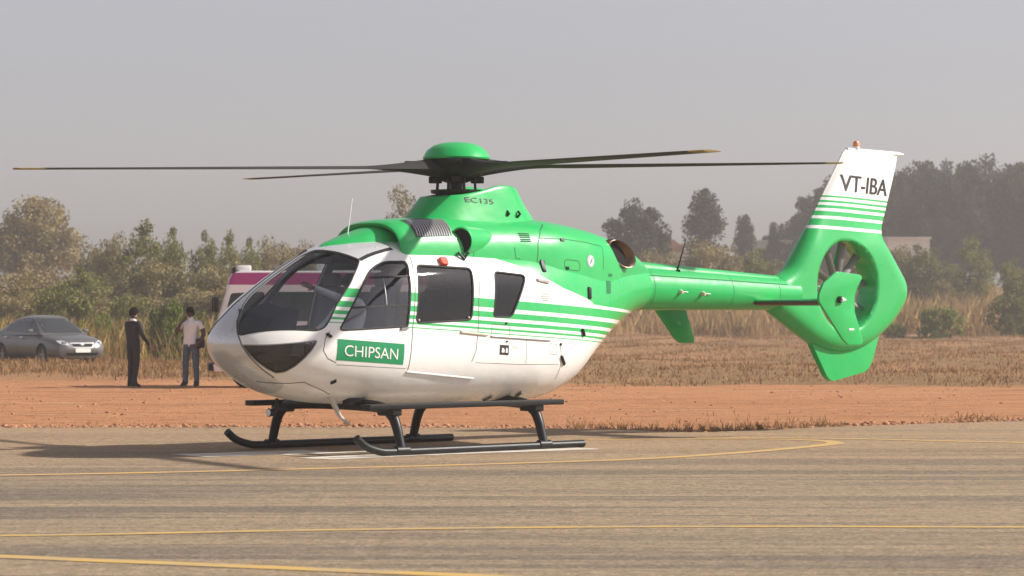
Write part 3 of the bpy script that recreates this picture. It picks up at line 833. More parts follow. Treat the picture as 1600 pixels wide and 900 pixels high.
def lump(name, p, sx, sz, h, mat, parent, bvh=POD_BVH, rot=0.0, B=SIDE, r=0.3):
    """a small raised piece on the skin"""
    c, s = math.cos(rot), math.sin(rot)
    base = rounded([(-sx, -sz), (sx, -sz), (sx, sz), (-sx, sz)], min(sx, sz) * r * 2, 3)
    rings = []
    for k, off in ((1.0, -0.01), (1.0, h * 0.6), (0.86, h)):
        rings.append([cast(bvh, (p[0] + (x * c - z * s) * k, p[1] + (x * s + z * c) * k), B, off)[0] for x, z in base])
    return MB().loft(rings).build(name, mat, parent, smooth=True, sharp=40)
lump('door_lamp', (-0.875, 2.178), 0.055, 0.042, 0.045, M_red, fus)
lump('door_handle', (-2.60, 1.345), 0.035, 0.014, 0.03, M_black, fus, rot=-0.6)
lump('door_handle', (-1.60, 1.42), 0.06, 0.012, 0.02, M_grey, fus, rot=0.1)
lump('static_port', (-2.448, 0.831), 0.03, 0.014, 0.02, M_black, fus, rot=0.5)
lump('grab_handle', (0.63, 1.972), 0.10, 0.018, 0.02, pmat('handle_grey', (0.25, 0.23, 0.2), 0.5), fus, rot=-0.15)
for k in range(5): lump('vent_louvre', (0.638, 1.835 - 0.022 * k), 0.075 - 0.012 * abs(k - 2), 0.006, 0.006, pmat('louvre_grey', (0.45, 0.43, 0.38), 0.6), fus)
lump('tail_light', (1.345, 1.36), 0.014, 0.05, 0.03, M_black, fus, rot=0.5)
lump('door_latch', (0.97, 1.03), 0.016, 0.075, 0.02, M_black, fus, rot=0.75)
lump('door_latch', (0.897, 1.221), 0.016, 0.016, 0.012, M_black, fus)
lump('filler_knob', (-0.03, 1.475), 0.014, 0.012, 0.012, M_black, fus)
lump('filler_knob', (-0.02, 1.262), 0.012, 0.010, 0.012, M_black, fus)
B_UP = view_basis((0.0, 0.6, 0.8)); 
for a, y in ((0.032, -0.519), (0.454, -0.598)): lump('drain_bolt', (a, 0.60 + (0.04 if a > 0.2 else 0)), 0.016, 0.03, 0.03, M_grey, fus)
for a, z in ((-1.38, 1.515), (-0.62, 1.545)): lump('pane_screw', (a, z), 0.012, 0.012, 0.012, pmat('screw_pink', (0.6, 0.42, 0.38), 0.4), fus, r=0.45)
lump('belly_light', (-1.97, 0.615), 0.10, 0.02, 0.05, M_black, fus)
MB().tube([(-2.32, -0.42, 0.70), (-2.22, -0.44, 0.52), (-2.16, -0.45, 0.42), (-2.03, -0.46, 0.33)], [0.035, 0.03, 0.022, 0.014], 10).build('blade_antenna', pmat('antenna_beige', (0.52, 0.48, 0.42), 0.5), fus, smooth=True)
o = MB().tube([(-2.44, 0.35, 0.62), (-2.44, 0.35, 0.52), (-2.50, 0.35, 0.46), (-2.56, 0.35, 0.46)], [0.02, 0.02, 0.045, 0.05], 14).build('landing_light', M_black, fus, smooth=True, sharp=50)
MB().tube([(-2.563, 0.35, 0.46), (-2.57, 0.35, 0.46)], 0.04, 14).build('lamp_lens', M_letter, fus)

# ---- upper cowling details
BOTH = BVHTree.FromPolygons([Vector(v) for v in pod_solid.v] + [Vector(v) for v in cowl_v], list(pod_solid.f) + [tuple(i + len(pod_solid.v) for i in f) for f in cowl_f])
for nm, pl, w in (('cowl_gap', [(0.95, 2.66), (0.80, 2.58), (0.684, 2.426), (0.644, 2.197), (0.654, 2.12)], 0.012), ('cowl_gap', [(0.70, 2.488), (1.17, 2.481), (1.60, 2.45), (1.912, 2.41), (1.90, 2.134)], 0.010),
                  ('cowl_gap', [(0.30, 2.37), (0.31, 2.24), (0.38, 2.235)], 0.010), ('cowl_gap', [(-0.36, 2.55), (-0.33, 2.45), (-0.345, 2.26)], 0.012)):
    ribbon(nm, COWL_BVH, pl, w, M_gline, cowling, off=0.002)
for k in range(5): lump('cowl_louvre', (0.50, 2.535 - 0.022 * k), 0.085, 0.007, 0.008, M_gline, cowling, COWL_BVH)
lump('cowl_latch', (1.107, 2.472), 0.035, 0.018, 0.014, M_black, cowling, COWL_BVH)
for p, bv, par in (((0.715, 2.155), BOTH, fus), ((1.525, 1.835), BOTH, fus)):
    lump('cowl_hinge', p, 0.034, 0.075, 0.018, M_black, par, bv, rot=-0.15)
ov = rounded([(1.10, 2.12), (1.40, 2.10), (1.40, 2.22), (1.10, 2.24)], 0.055)
ribbon('access_panel', BOTH, ov, 0.010, M_gline, cowling, off=0.002, closed=True)
lump('access_latch', (1.15, 2.135), 0.03, 0.018, 0.012, M_black, cowling, BOTH)
decal('roundel', BOTH, [(1.62 + 0.075 * math.cos(k * math.pi / 12), 2.225 + 0.075 * math.sin(k * math.pi / 12)) for k in range(24)], pmat('roundel_grey', (0.42, 0.47, 0.52), 0.5), cowling, off=0.004, step=0.05)
decal('roundel_disc', BOTH, [(1.62 + 0.055 * math.cos(k * math.pi / 12), 2.225 + 0.055 * math.sin(k * math.pi / 12)) for k in range(24)], pmat('roundel_white', (0.75, 0.76, 0.78), 0.5), cowling, off=0.007, step=0.05)
decal('roundel_mark', BOTH, [(1.595, 2.195), (1.615, 2.195), (1.655, 2.26), (1.64, 2.262)], M_ink, cowling, off=0.010, step=0.05)
decal('side_grille', BOTH, [(1.97, 1.99), (2.07, 1.985), (2.03, 1.83), (1.935, 1.835)], M_gline, cowling, off=0.004, step=0.04)
decal('side_grille', BOTH, [(2.02, 2.08), (2.11, 2.075), (2.105, 2.04), (2.01, 2.045)], M_gline, cowling, off=0.004, step=0.04)
# slatted grille on the port shoulder of the hood
B_SH = (Vector((0, 0, 2.6)), Vector((1, 0, 0)), Vector((0, 0.62, 0.78)).normalized(), Vector((0, 0.78, -0.62)).normalized())
g3 = [(-1.17, -0.609, 2.463), (-0.66, -0.621, 2.494), (-0.56, -0.36, 2.69), (-0.86, -0.30, 2.70), (-1.16, -0.33, 2.68)]
gp = [to2d(p, B_SH) for p in g3]
grille = decal('hood_grille', COWL_BVH, gp, pmat('grille_dark', (0.05, 0.05, 0.055), 0.6), cowling, B_SH, 0.004, 0.04)
ys = [p[1] for p in gp]; y0, y1 = min(ys), max(ys)
M_slat = pmat('slat_alloy', (0.62, 0.60, 0.60), 0.35, metal=0.5)
for k in range(15):
    x = -1.14 + 0.036 * k
    ribbon('grille_slat', COWL_BVH, [(x, y0 + 0.01), (x + 0.035, (y0 + y1) / 2), (x + 0.055, y1 - 0.06)], 0.015, M_slat, grille, B_SH, 0.006, thick=0.010)
# engine air scoop
def scoop_ring(c, k, yaw):
    e = Vector((math.sin(yaw), -math.cos(yaw), 0))
    return [Vector(c) + e * 0.135 * k * math.cos(th) + Vector((0, 0, 0.165 * k * math.sin(th))) for th in [2 * math.pi * i / 32 for i in range(32)]]
rings = [scoop_ring((-0.42, -0.58, 2.43), 0.62, 0.5), scoop_ring((-0.48, -0.63, 2.43), 0.80, 0.75), scoop_ring((-0.53, -0.665, 2.43), 0.90, 0.8), scoop_ring((-0.535, -0.67, 2.43), 0.97, 0.8), scoop_ring((-0.51, -0.655, 2.43), 1.04, 0.75),
         scoop_ring((-0.40, -0.60, 2.43), 1.06, 0.5), scoop_ring((-0.15, -0.545, 2.43), 1.0, 0.2), scoop_ring((0.15, -0.52, 2.43), 0.75, 0.1)]
scoop = MB().loft(rings).build('air_scoop', M_green, heli, smooth=True, sharp=70)
MB().loft([scoop_ring((-0.515, -0.652, 2.43), 0.86, 0.79), scoop_ring((-0.50, -0.64, 2.43), 0.84, 0.78)]).build('scoop_mouth', M_dark, scoop)
MB().tube([(-0.60, -0.70, 2.30), (-0.53, -0.73, 2.22), (-0.46, -0.72, 2.30)], 0.018, 8).build('scoop_strut', M_black, scoop)
# exhausts
for sg in (-1, 1):
    C, mj, mn, back = EXH[0 if sg < 0 else 1]
    rings = []
    for k, d in ((1.03, 0.16), (1.04, 0.02), (1.0, -0.03), (0.94, -0.02), (0.90, 0.08), (0.86, 0.45), (0.80, 0.9)):
        rings.append([C + back * d + (mj * math.cos(th) + mn * math.sin(th)) * k for th in [2 * math.pi * i / 32 for i in range(32)]])
    ex = MB().loft(rings, cap=False).build('exhaust_pipe', M_bronze, heli, smooth=True, sharp=60)
    MB().loft([[C + back * d + (mj * math.cos(th) + mn * math.sin(th)) * 0.84 for th in [2 * math.pi * i / 32 for i in range(32)]] for d in (0.22, 0.30)]).build('exhaust_throat', M_dark, ex)
# mast fairing lettering and hooks
text_decal('type_lettering', 'EC135', [(-0.17, 2.965), (0.24, 2.945), (0.245, 2.885), (-0.165, 2.905)], FAIR_BVH, M_ink, fairing)
for a in (0.44, 0.62): MB().tube([(a, -0.40, 2.74), (a + 0.01, -0.44, 2.78), (a + 0.015, -0.40, 2.81)], 0.016, 8).build('lifting_hook', M_black, fairing, smooth=True)
# thin antennas
MB().tube([(-1.70, -0.02, 2.5), (-1.63, -0.02, 2.92)], [0.008, 0.005], 6).build('whip_antenna', M_letter, heli)
MB().tube([(3.70, -0.10, 2.12), (3.86, -0.10, 2.53)], [0.012, 0.006], 6).build('whip_antenna', M_black, boom)
MB().tube([(3.70, -0.12, 2.09), (3.70, -0.12, 2.15)], 0.028, 8).build('antenna_base', M_black, boom)
for a in (3.12, 4.62, 5.55): ribbon('boom_joint', BOOM_BVH, [(a, 2.16 - 0.03 * (a - 3)), (a, 1.90 - 0.025 * (a - 3)), (a, 1.66)], 0.010, M_gline, boom, off=0.002)
ribbon('cover_gap', BOOM_BVH, [(3.02, 2.07), (4.4, 2.02), (5.75, 1.965)], 0.012, M_gline, boom, off=0.004)
for a, z in ((3.589, 1.864), (4.006, 1.842)):
    MB().tube([(a, -0.20, z), (a, -0.275, z), (a, -0.31, z - 0.01)], [0.03, 0.03, 0.018], 10).build('step_peg', pmat('peg_beige', (0.62, 0.58, 0.48), 0.4), boom, smooth=True)
    MB().tube([(a, -0.26, z), (a + 0.14, -0.265, z - 0.005)], 0.007, 6).build('peg_rod', pmat('peg_beige', (0, 0, 0)), boom)
# end plate fittings
MB().tube([(SA - 0.10, -1.49, SZ + 0.03), (SA - 0.10, -1.54, SZ + 0.03)], 0.045, 12).build('position_light', M_black, heli)
MB().tube([(SA - 0.10, -1.545, SZ + 0.03), (SA - 0.02, -1.555, SZ + 0.025)], [0.035, 0.012], 10).build('light_lens', M_letter, heli)
MB().box(SA + 0.09, SA + 0.19, -1.517, -1.511, SZ - 0.365, SZ - 0.34).build('plate_mark', M_letter, heli)
M_stab, n, l, bs, tc, X, Y, Z = livery('stabiliser_paint_and_shade')
l.new(nmix(n, l, nmath(n, l, 'LESS_THAN', Z, SZ + 0.012), GREEN, (0.055, 0.045, 0.028)), bs.inputs['Base Color']); bs.inputs['Roughness'].default_value = 0.4  # green paint; the dark lower half is underside shade put into the colour
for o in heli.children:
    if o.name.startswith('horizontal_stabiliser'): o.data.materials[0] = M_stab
# ---- fin paint
M_fin, n, l, bs, tc, X, Y, Z = livery('fin_livery')
t = nmath(n, l, 'SUBTRACT', nmath(n, l, 'MULTIPLY_ADD', X, -0.034, 3.412), Z)      # metres below the white cap
pts = [(-0.1, 0), (0.0, 1)]
for c, w in ((0.045, 0.040), (0.115, 0.040), (0.195, 0.040), (0.302, 0.040), (0.44, 0.042)): pts += [(c - w / 2, 0), (c + w / 2, 1)]
g = ramp_lookup(n, l, t, pts, -0.1, 0.6, 0, 1, True)
g = nmath(n, l, 'MAXIMUM', g, nmath(n, l, 'GREATER_THAN', t, 0.59))
nz = n.new('ShaderNodeTexNoise'); nz.inputs['Scale'].default_value = 2.5; nz.inputs['Detail'].default_value = 6; l.new(tc.outputs['Object'], nz.inputs['Vector'])
l.new(nmix(n, l, nmath(n, l, 'MULTIPLY', nz.outputs['Fac'], 0.07), nmix(n, l, g, WHITE, GREEN), (0.5, 0.42, 0.32)), bs.inputs['Base Color'])
l.new(nmath(n, l, 'MULTIPLY_ADD', nz.outputs['Fac'], 0.16, 0.20), bs.inputs['Roughness']); bs.inputs['Coat Weight'].default_value = 0.35; bs.inputs['Coat Roughness'].default_value = 0.08; bs.inputs['Specular IOR Level'].default_value = 0.4
fin.data.materials[0] = M_fin
text_decal('registration', 'VT-IBA', [(6.935, 3.475), (7.985, 3.43), (7.95, 3.205), (6.90, 3.25)], FIN_BVH, M_ink, fin, off=0.005)
text_decal('registration', 'VT-IBA', [(6.947, 3.475), (7.997, 3.43), (7.962, 3.205), (6.912, 3.25)], FIN_BVH, M_ink, fin, off=0.0056)
ribbon('rivet_line', FIN_BVH, [(6.95, 3.54), (8.05, 3.50)], 0.006, pmat('gap_pale', (0.6, 0.58, 0.55), 0.7), fin, off=0.002)
MB().tube([(7.35, 0, 3.80), (7.35, 0, 3.87)], 0.05, 12).build('beacon_base', M_white, fin, smooth=True, sharp=40)
MB().loft([[(7.35 + r * math.cos(2 * math.pi * k / 14), r * math.sin(2 * math.pi * k / 14), z) for k in range(14)] for r, z in ((0.045, 3.87), (0.045, 3.92), (0.03, 3.945), (0.005, 3.955))]).build('beacon_lens', pmat('beacon_orange', (0.80, 0.28, 0.14), 0.3), fin, smooth=True)
MB().tube([(7.15, 0, 3.815), (8.24, 0, 3.80), (8.36, 0, 3.80)], [0.035, 0.03, 0.012], 10).build('fin_cap_tube', M_white, fin, smooth=True)

# ---- cockpit and cabin fittings
M_seat = pmat('seat_fabric', (0.16, 0.17, 0.19), 0.85, noise=0.15)
M_panel = pmat('instrument_black', (0.055, 0.06, 0.068), 0.6)
b = MB(); b.box(-2.5, 0.7, -0.55, 0.55, 0.80, 0.84); b.build('cabin_floor', M_lining, heli)
b = MB()
sec = [(-3.28, 1.10), (-3.30, 1.34), (-3.10, 1.60), (-2.86, 1.72), (-2.72, 1.70), (-2.80, 1.36), (-2.86, 1.10)]
b.loft([[(x, y, z + (0.0 if abs(y) < 0.3 else -0.06)) for x, z in sec] for y in (-0.42, -0.30, 0.0, 0.30, 0.42)]).build('instrument_panel', M_panel, heli, bevel=0.02)
MB().box(-2.05, -1.55, -0.16, 0.16, 2.16, 2.27).build('overhead_panel', M_panel, heli, bevel=0.03)
MB().box(-2.86, -2.2, -0.14, 0.14, 0.82, 1.12).build('centre_console', M_panel, heli, bevel=0.03)
def seat(x, y, w, parent):
    b = MB(); b.box(x - 0.27, x + 0.25, y - w, y + w, 0.90, 1.06); s = b.build('seat_cushion', M_seat, parent, bevel=0.04)
    b = MB(); b.loft([[(x + 0.20 + 0.14 * t + dx, y + sy * w * (1 - 0.25 * t * t), 1.04 + 0.86 * t) for dx, sy in ((-0.05, -1), (-0.05, 1), (0.07, 1), (0.07, -1))] for t in (0, 0.35, 0.7, 1.0)]); b.build('seat_back', M_seat, parent, bevel=0.03)
    MB().box(x - 0.2, x + 0.2, y - w * 0.8, y + w * 0.8, 0.84, 0.90).build('seat_base', M_panel, parent, bevel=0.02)
    MB().box(x + 0.30, x + 0.40, y - 0.13, y + 0.13, 1.90, 2.06).build('head_rest', M_seat, parent, bevel=0.04)
for y in (-0.46, 0.46): seat(-1.88, y, 0.22, heli)
M_seat = pmat('rear_seat_leather', (0.022, 0.022, 0.024), 0.6)
for y in (-0.45, 0.0, 0.45): seat(-0.25, y, 0.21, heli)
MB().box(0.6, 0.66, -0.70, 0.70, 0.84, 2.2).build('rear_bulkhead', M_lining, heli)
# ================================================================ SETTING
def smooth(a, b, x):
    t = np.clip((x - a) / (b - a), 0, 1); return t * t * (3 - 2 * t)
def ground_h(x, y):
    x = np.asarray(x, float); y = np.asarray(y, float)
    h = -0.03 + 2.4 * smooth(135, 225, y) + 3.2 * smooth(240, 420, y)
    h = h + smooth(20, 60, y) * (0.10 * np.sin(x * 0.31 + y * 0.13) + 0.07 * np.sin(x * 0.83 - y * 0.41 + 1.3)) + smooth(5, 9, y) * 0.015 * np.sin(x * 2.3 + 1.7 * y)
    return h
def gz(x, y): return float(ground_h(x, y))
gx = np.unique(np.concatenate([np.linspace(-40, 40, 121), np.linspace(-150, 150, 61), np.linspace(-3500, 3500, 21)]))
gy = np.unique(np.concatenate([np.linspace(-60, 0, 13), np.linspace(0, 120, 121), np.linspace(120, 450, 67), np.linspace(450, 5000, 15)]))
GX, GY = np.meshgrid(gx, gy); GZ = ground_h(GX, GY)
V = np.stack([GX.ravel(), GY.ravel(), GZ.ravel()], 1)
nx = len(gx)
F = [(j * nx + i, j * nx + i + 1, (j + 1) * nx + i + 1, (j + 1) * nx + i) for j in range(len(gy) - 1) for i in range(nx - 1)]

def tex(n, l, vec, scale, detail=6, rough=0.6, sx=1.0, sy=1.0, dist=0.0):
    mp = n.new('ShaderNodeMapping'); mp.inputs['Scale'].default_value = (sx, sy, 1.0); l.new(vec, mp.inputs['Vector'])
    t = n.new('ShaderNodeTexNoise'); t.inputs['Scale'].default_value = scale; t.inputs['Detail'].default_value = detail; t.inputs['Roughness'].default_value = rough; t.inputs['Distortion'].default_value = dist
    l.new(mp.outputs[0], t.inputs['Vector']); return t.outputs['Fac']
def mrange(n, l, v, a, b, c=0.0, d=1.0, sm=True):
    m = n.new('ShaderNodeMapRange'); m.interpolation_type = 'SMOOTHSTEP' if sm else 'LINEAR'
    m.inputs['From Min'].default_value = a; m.inputs['From Max'].default_value = b; m.inputs['To Min'].default_value = c; m.inputs['To Max'].default_value = d
    l.new(v, m.inputs['Value']); return m.outputs[0]

M_ground, n, l, bs, tc, X, Y, Z = livery('red_earth_and_straw')
P = tc.outputs['Object']
edge = nmath(n, l, 'MULTIPLY_ADD', tex(n, l, P, 0.35, 5, sx=0.5), 9.0, 26.5)
edge = nmath(n, l, 'MULTIPLY_ADD', X, -0.22, edge)
field = mrange(n, l, nmath(n, l, 'SUBTRACT', Y, edge), -1.2, 1.6)
red = nmix(n, l, tex(n, l, P, 0.9, 8, 0.65, sx=0.35), (0.54, 0.235, 0.100), (0.66, 0.330, 0.165))
red = nmix(n, l, mrange(n, l, tex(n, l, P, 2.2, 8, 0.7, sx=0.3), 0.50, 0.66, 0, 0.7), red, (0.36, 0.155, 0.075))
red = nmix(n, l, mrange(n, l, tex(n, l, P, 14.0, 4, 0.7), 0.55, 0.8, 0, 0.4), red, (0.56, 0.30, 0.17))
red = nmix(n, l, mrange(n, l, tex(n, l, P, 1.3, 6, 0.65, sx=0.05), 0.50, 0.64, 0, 0.55), red, (0.40, 0.175, 0.082))
red = nmix(n, l, mrange(n, l, tex(n, l, P, 1.8, 6, 0.65, sx=0.04, dist=0.3), 0.55, 0.68, 0, 0.6), red, (0.66, 0.40, 0.25))
straw = nmix(n, l, tex(n, l, P, 0.5, 8, 0.7), (0.26, 0.145, 0.066), (0.40, 0.245, 0.120))
straw = nmix(n, l, mrange(n, l, tex(n, l, P, 3.0, 8, 0.75, sx=0.5), 0.48, 0.7, 0, 0.75), straw, (0.15, 0.082, 0.040))
straw = nmix(n, l, mrange(n, l, tex(n, l, P, 9.0, 6, 0.75), 0.5, 0.75, 0, 0.45), straw, (0.42, 0.28, 0.15))
straw = nmix(n, l, mrange(n, l, tex(n, l, P, 0.11, 6, 0.6, sx=0.6), 0.45, 0.62, 0, 0.65), straw, (0.50, 0.255, 0.125))
l.new(nmix(n, l, field, red, straw), bs.inputs['Base Color'])
bs.inputs['Roughness'].default_value = 0.95; bs.inputs['Specular IOR Level'].default_value = 0.15
bp = n.new('ShaderNodeBump'); bp.inputs['Strength'].default_value = 1.0; bp.inputs['Distance'].default_value = 0.22
l.new(nmath(n, l, 'ADD', tex(n, l, P, 2.5, 10, 0.7), nmath(n, l, 'MULTIPLY', tex(n, l, P, 12, 6, 0.7), 0.35)), bp.inputs['Height']); l.new(bp.outputs[0], bs.inputs['Normal'])
ground = mesh_obj('ground', V, F, M_ground, None, smooth=True)
tag(ground, kind='structure')

# ---- apron: one slab of dusty asphalt
edge_pts = [(-60, 5.5), (-20, 5.55), (-6.4, 5.62), (-2.0, 5.65), (1.0, 5.35), (2.2, 4.9), (2.8, 4.25), (3.3, 4.15), (3.9, 4.75), (5.2, 5.9), (8.3, 8.2), (14, 12.5), (30, 20)]
edge_pts = spline(edge_pts, 10)
rnd = random.Random(3)
edge_pts = [(x, y + rnd.uniform(-0.06, 0.06)) for x, y in edge_pts]
poly = edge_pts + [(30, -45), (-60, -45)]
M_asph, n, l, bs, tc, X, Y, Z = livery('dusty_asphalt')
P = tc.outputs['Object']
base = nmix(n, l, tex(n, l, P, 0.35, 6, 0.6, sx=0.25), (0.30, 0.215, 0.128), (0.44, 0.320, 0.192))
s1 = mrange(n, l, tex(n, l, P, 0.62, 7, 0.62, sx=0.08, dist=0.6), 0.46, 0.58, 0, 0.9)
base = nmix(n, l, s1, base, (0.150, 0.118, 0.088))
s4 = mrange(n, l, tex(n, l, P, 1.5, 6, 0.6, sx=0.05, dist=0.5), 0.54, 0.64, 0, 0.6)
base = nmix(n, l, s4, base, (0.095, 0.078, 0.062))
s2 = mrange(n, l, tex(n, l, P, 2.6, 6, 0.65, sx=0.03, dist=0.3), 0.55, 0.68, 0, 0.45)
base = nmix(n, l, s2, base, (0.080, 0.066, 0.054))
s3 = mrange(n, l, tex(n, l, P, 1.5, 6, 0.65, sx=0.045), 0.52, 0.68, 0, 0.7)
base = nmix(n, l, s3, base, (0.52, 0.375, 0.225))
far = mrange(n, l, Y, -9.0, 4.2)
dust = nmath(n, l, 'MULTIPLY', far, mrange(n, l, tex(n, l, P, 0.8, 7, 0.65, sx=0.10), 0.30, 0.66, 0.25, 1.0))
base = nmix(n, l, nmath(n, l, 'MULTIPLY', dust, 0.85), base, (0.52, 0.305, 0.150))
sk = mrange(n, l, tex(n, l, P, 3.4, 4, 0.5, sx=0.018), 0.63, 0.69, 0, 0.3)
base = nmix(n, l, sk, base, (0.060, 0.052, 0.046))
grain = tex(n, l, P, 26, 5, 0.85)
base = nmix(n, l, mrange(n, l, grain, 0.36, 0.64, 0.0, 1.0), nmix(n, l, 0.62, base, (0.045, 0.038, 0.032)), nmix(n, l, 0.20, base, (0.66, 0.54, 0.40)))
g2 = mrange(n, l, tex(n, l, P, 7, 6, 0.8), 0.35, 0.68, 0.72, 1.22)
base = nmix(n, l, 1.0, base, g2, 'MULTIPLY')
l.new(base, bs.inputs['Base Color'])
bs.inputs['Roughness'].default_value = 0.9; bs.inputs['Specular IOR Level'].default_value = 0.2
bp = n.new('ShaderNodeBump'); bp.inputs['Strength'].default_value = 0.5; bp.inputs['Distance'].default_value = 0.012
l.new(grain, bp.inputs['Height']); l.new(bp.outputs[0], bs.inputs['Normal'])
b = MB(); b.prism(poly, -0.10, 0.0, axes=(0, 1, 2)); apron = b.build('apron', M_asph); tag(apron, kind='structure')

def line_paint(name, pts, w, mat, z=0.004, n=10):
    P2 = spline(pts, n); vs = []; fs = []
    for i, p in enumerate(P2):
        a = Vector(P2[max(i - 1, 0)]); c = Vector(P2[min(i + 1, len(P2) - 1)]); d = (c - a).normalized(); nr = Vector((-d.y, d.x)) * w / 2
        p = Vector(p); vs += [(p.x + nr.x, p.y + nr.y, z), (p.x - nr.x, p.y - nr.y, z)]
        if i: fs.append((2 * i - 2, 2 * i - 1, 2 * i + 1, 2 * i))
    o = mesh_obj(name, vs, fs, mat, apron, smooth=False)
    return o
def worn_paint(name, col, lo, hi, soil=(0.36, 0.27, 0.18)):
    m, n, l, bs, tc, X, Y, Z = livery(name); P = tc.outputs['Object']
    w = mrange(n, l, tex(n, l, P, 5.0, 8, 0.7, sx=0.35), lo, hi)
    l.new(nmix(n, l, w, col, soil), bs.inputs['Base Color']); bs.inputs['Roughness'].default_value = 0.85
    return m
M_yel = worn_paint('worn_yellow_paint', (0.58, 0.36, 0.070), 0.36, 0.68)
M_yel2 = worn_paint('faded_yellow_paint', (0.58, 0.35, 0.08), 0.34, 0.62, (0.44, 0.28, 0.15))
M_wht = worn_paint('worn_white_paint', (0.72, 0.69, 0.62), 0.38, 0.66, (0.42, 0.32, 0.22))
line_paint('yellow_line', [(-6.0, -13.85), (-2.70, -15.28), (0.19, -16.55), (2.5, -17.55)], 0.21, M_yel)
line_paint('yellow_line', [(-8.0, -14.2), (-3.01, -13.55), (-0.9, -13.05), (1.14, -12.74), (2.8, -12.68), (4.49, -12.74), (9.0, -12.9)], 0.15, M_yel)
line_paint('yellow_line', [(-9.0, -6.7), (-4.37, -5.99), (-1.2, -4.75), (0.9, -3.65), (2.20, -2.75), (3.4, -1.3), (4.25, 0.05), (4.62, 0.85), (4.45, 1.6), (3.7, 1.95), (2.6, 1.95), (1.6, 1.85)], 0.22, M_yel2)
line_paint('yellow_line', [(3.0, 2.35), (4.8, 2.1), (6.3, 1.3), (9.0, 0.0)], 0.22, M_yel2)
line_paint('white_mark', [(-2.95, -2.2), (-2.1, -1.55), (-1.55, -1.15)], 0.75, M_wht)
line_paint('white_mark', [(-1.50, -2.85), (-0.6, -2.0), (0.6, -1.1), (1.55, -0.45)], 0.55, M_wht)
line_paint('white_mark', [(-1.9, -2.0), (-1.0, -1.25), (0.2, -0.4)], 0.18, M_wht, 0.006)

# ================================================================ VEGETATION
def foliage_mat(name, c1, c2, trans=0.25):
    m = bpy.data.materials.new(name); m.use_nodes = True
    n, l = nt(m); bs = n['Principled BSDF']; out = n['Material Output']
    tc = n.new('ShaderNodeTexCoord'); oi = n.new('ShaderNodeObjectInfo')
    at = n.new('ShaderNodeAttribute'); at.attribute_name = 'leaf'
    f = nmath(n, l, 'ADD', nmath(n, l, 'MULTIPLY', at.outputs['Fac'], 0.75), nmath(n, l, 'MULTIPLY', oi.outputs['Random'], 0.25))
    col = nmix(n, l, f, c1, c2)
    l.new(col, bs.inputs['Base Color']); bs.inputs['Roughness'].default_value = 0.8; bs.inputs['Specular IOR Level'].default_value = 0.2
    tr = n.new('ShaderNodeBsdfTranslucent'); l.new(col, tr.inputs[0])
    mx = n.new('ShaderNodeMixShader'); mx.inputs[0].default_value = trans
    l.new(bs.outputs[0], mx.inputs[1]); l.new(tr.outputs[0], mx.inputs[2]); l.new(mx.outputs[0], out.inputs[0])
    return m
def quads(centres, size, rng, flat=0.0, aspect=0.55, vary=None):
    """many small leaf-shaped faces; returns vertices, faces, per-face value"""
    N = len(centres)
    d = rng.normal(size=(N, 3)); d[:, 2] *= (1 - flat); d /= np.linalg.norm(d, axis=1)[:, None] + 1e-9
    q = rng.normal(size=(N, 3)); e = np.cross(d, q); e /= np.linalg.norm(e, axis=1)[:, None] + 1e-9
    s = size * rng.uniform(0.6, 1.3, N)[:, None]
    a = centres - d * s * 0.5; b_ = centres + e * s * 0.5 * aspect; c = centres + d * s * 0.5; dd = centres - e * s * 0.5 * aspect
    V = np.stack([a, b_, c, dd], 1).reshape(-1, 3)
    F = np.arange(4 * N).reshape(-1, 4)
    val = rng.uniform(0, 1, N) if vary is None else np.clip(vary + rng.normal(size=N) * 0.15, 0, 1)
    return V, F, val
def fast_mesh(name, V, F, val, mat):
    me = bpy.data.meshes.new(name)
    n, k = F.shape
    me.vertices.add(len(V)); me.vertices.foreach_set('co', np.ascontiguousarray(V, np.float32).ravel())
    me.loops.add(n * k); me.loops.foreach_set('vertex_index', np.ascontiguousarray(F, np.int32).ravel())
    me.polygons.add(n); me.polygons.foreach_set('loop_start', np.arange(0, n * k, k, dtype=np.int32))
    me.update(calc_edges=True)
    if val is not None:
        at = me.attributes.new('leaf', 'FLOAT', 'FACE'); at.data.foreach_set('value', np.ascontiguousarray(val, np.float32))
    me.materials.append(mat)
    return me
def crown_mesh(name, seed, rx, rz, z0, nclump, nleaf, leaf, mat, clump=0.28, shape='round', spread=1.0):
    """leaf clumps scattered through an uneven crown volume"""
    rng = np.random.default_rng(seed)
    C = []
    while len(C) < nclump:
        p = rng.uniform(-1, 1, 3)
        r = np.linalg.norm(p)
        if r > 1: continue
        if shape == 'round' and (r < 0.35 or p[2] < -0.75): continue
        if shape == 'column':
            k = 1.0 - 0.55 * max(0, p[2]) ** 1.5
            p[:2] *= k
        if shape == 'vase': p[:2] *= 0.45 + 0.55 * (p[2] + 1) / 2
        C.append(p)
    C = np.array(C)
    ce = np.stack([C[:, 0] * rx * spread, C[:, 1] * rx * spread, z0 + rz * (C[:, 2] + 1)], 1)
    cr = clump * min(rx, rz) * rng.uniform(0.55, 1.35, nclump)
    cid = rng.integers(0, nclump, nleaf)
    g = rng.normal(size=(nleaf, 3)); g /= np.linalg.norm(g, axis=1)[:, None]; g *= rng.uniform(0.25, 1.0, nleaf)[:, None] ** 0.6
    P_ = ce[cid] + g * cr[cid][:, None] * np.array([1, 1, 0.75])
    tone = rng.uniform(0.1, 0.9, nclump)[cid]
    V, F, val = quads(P_, leaf, rng, 0.2, 0.6, tone)
    return fast_mesh(name, V, F, val, mat), ce
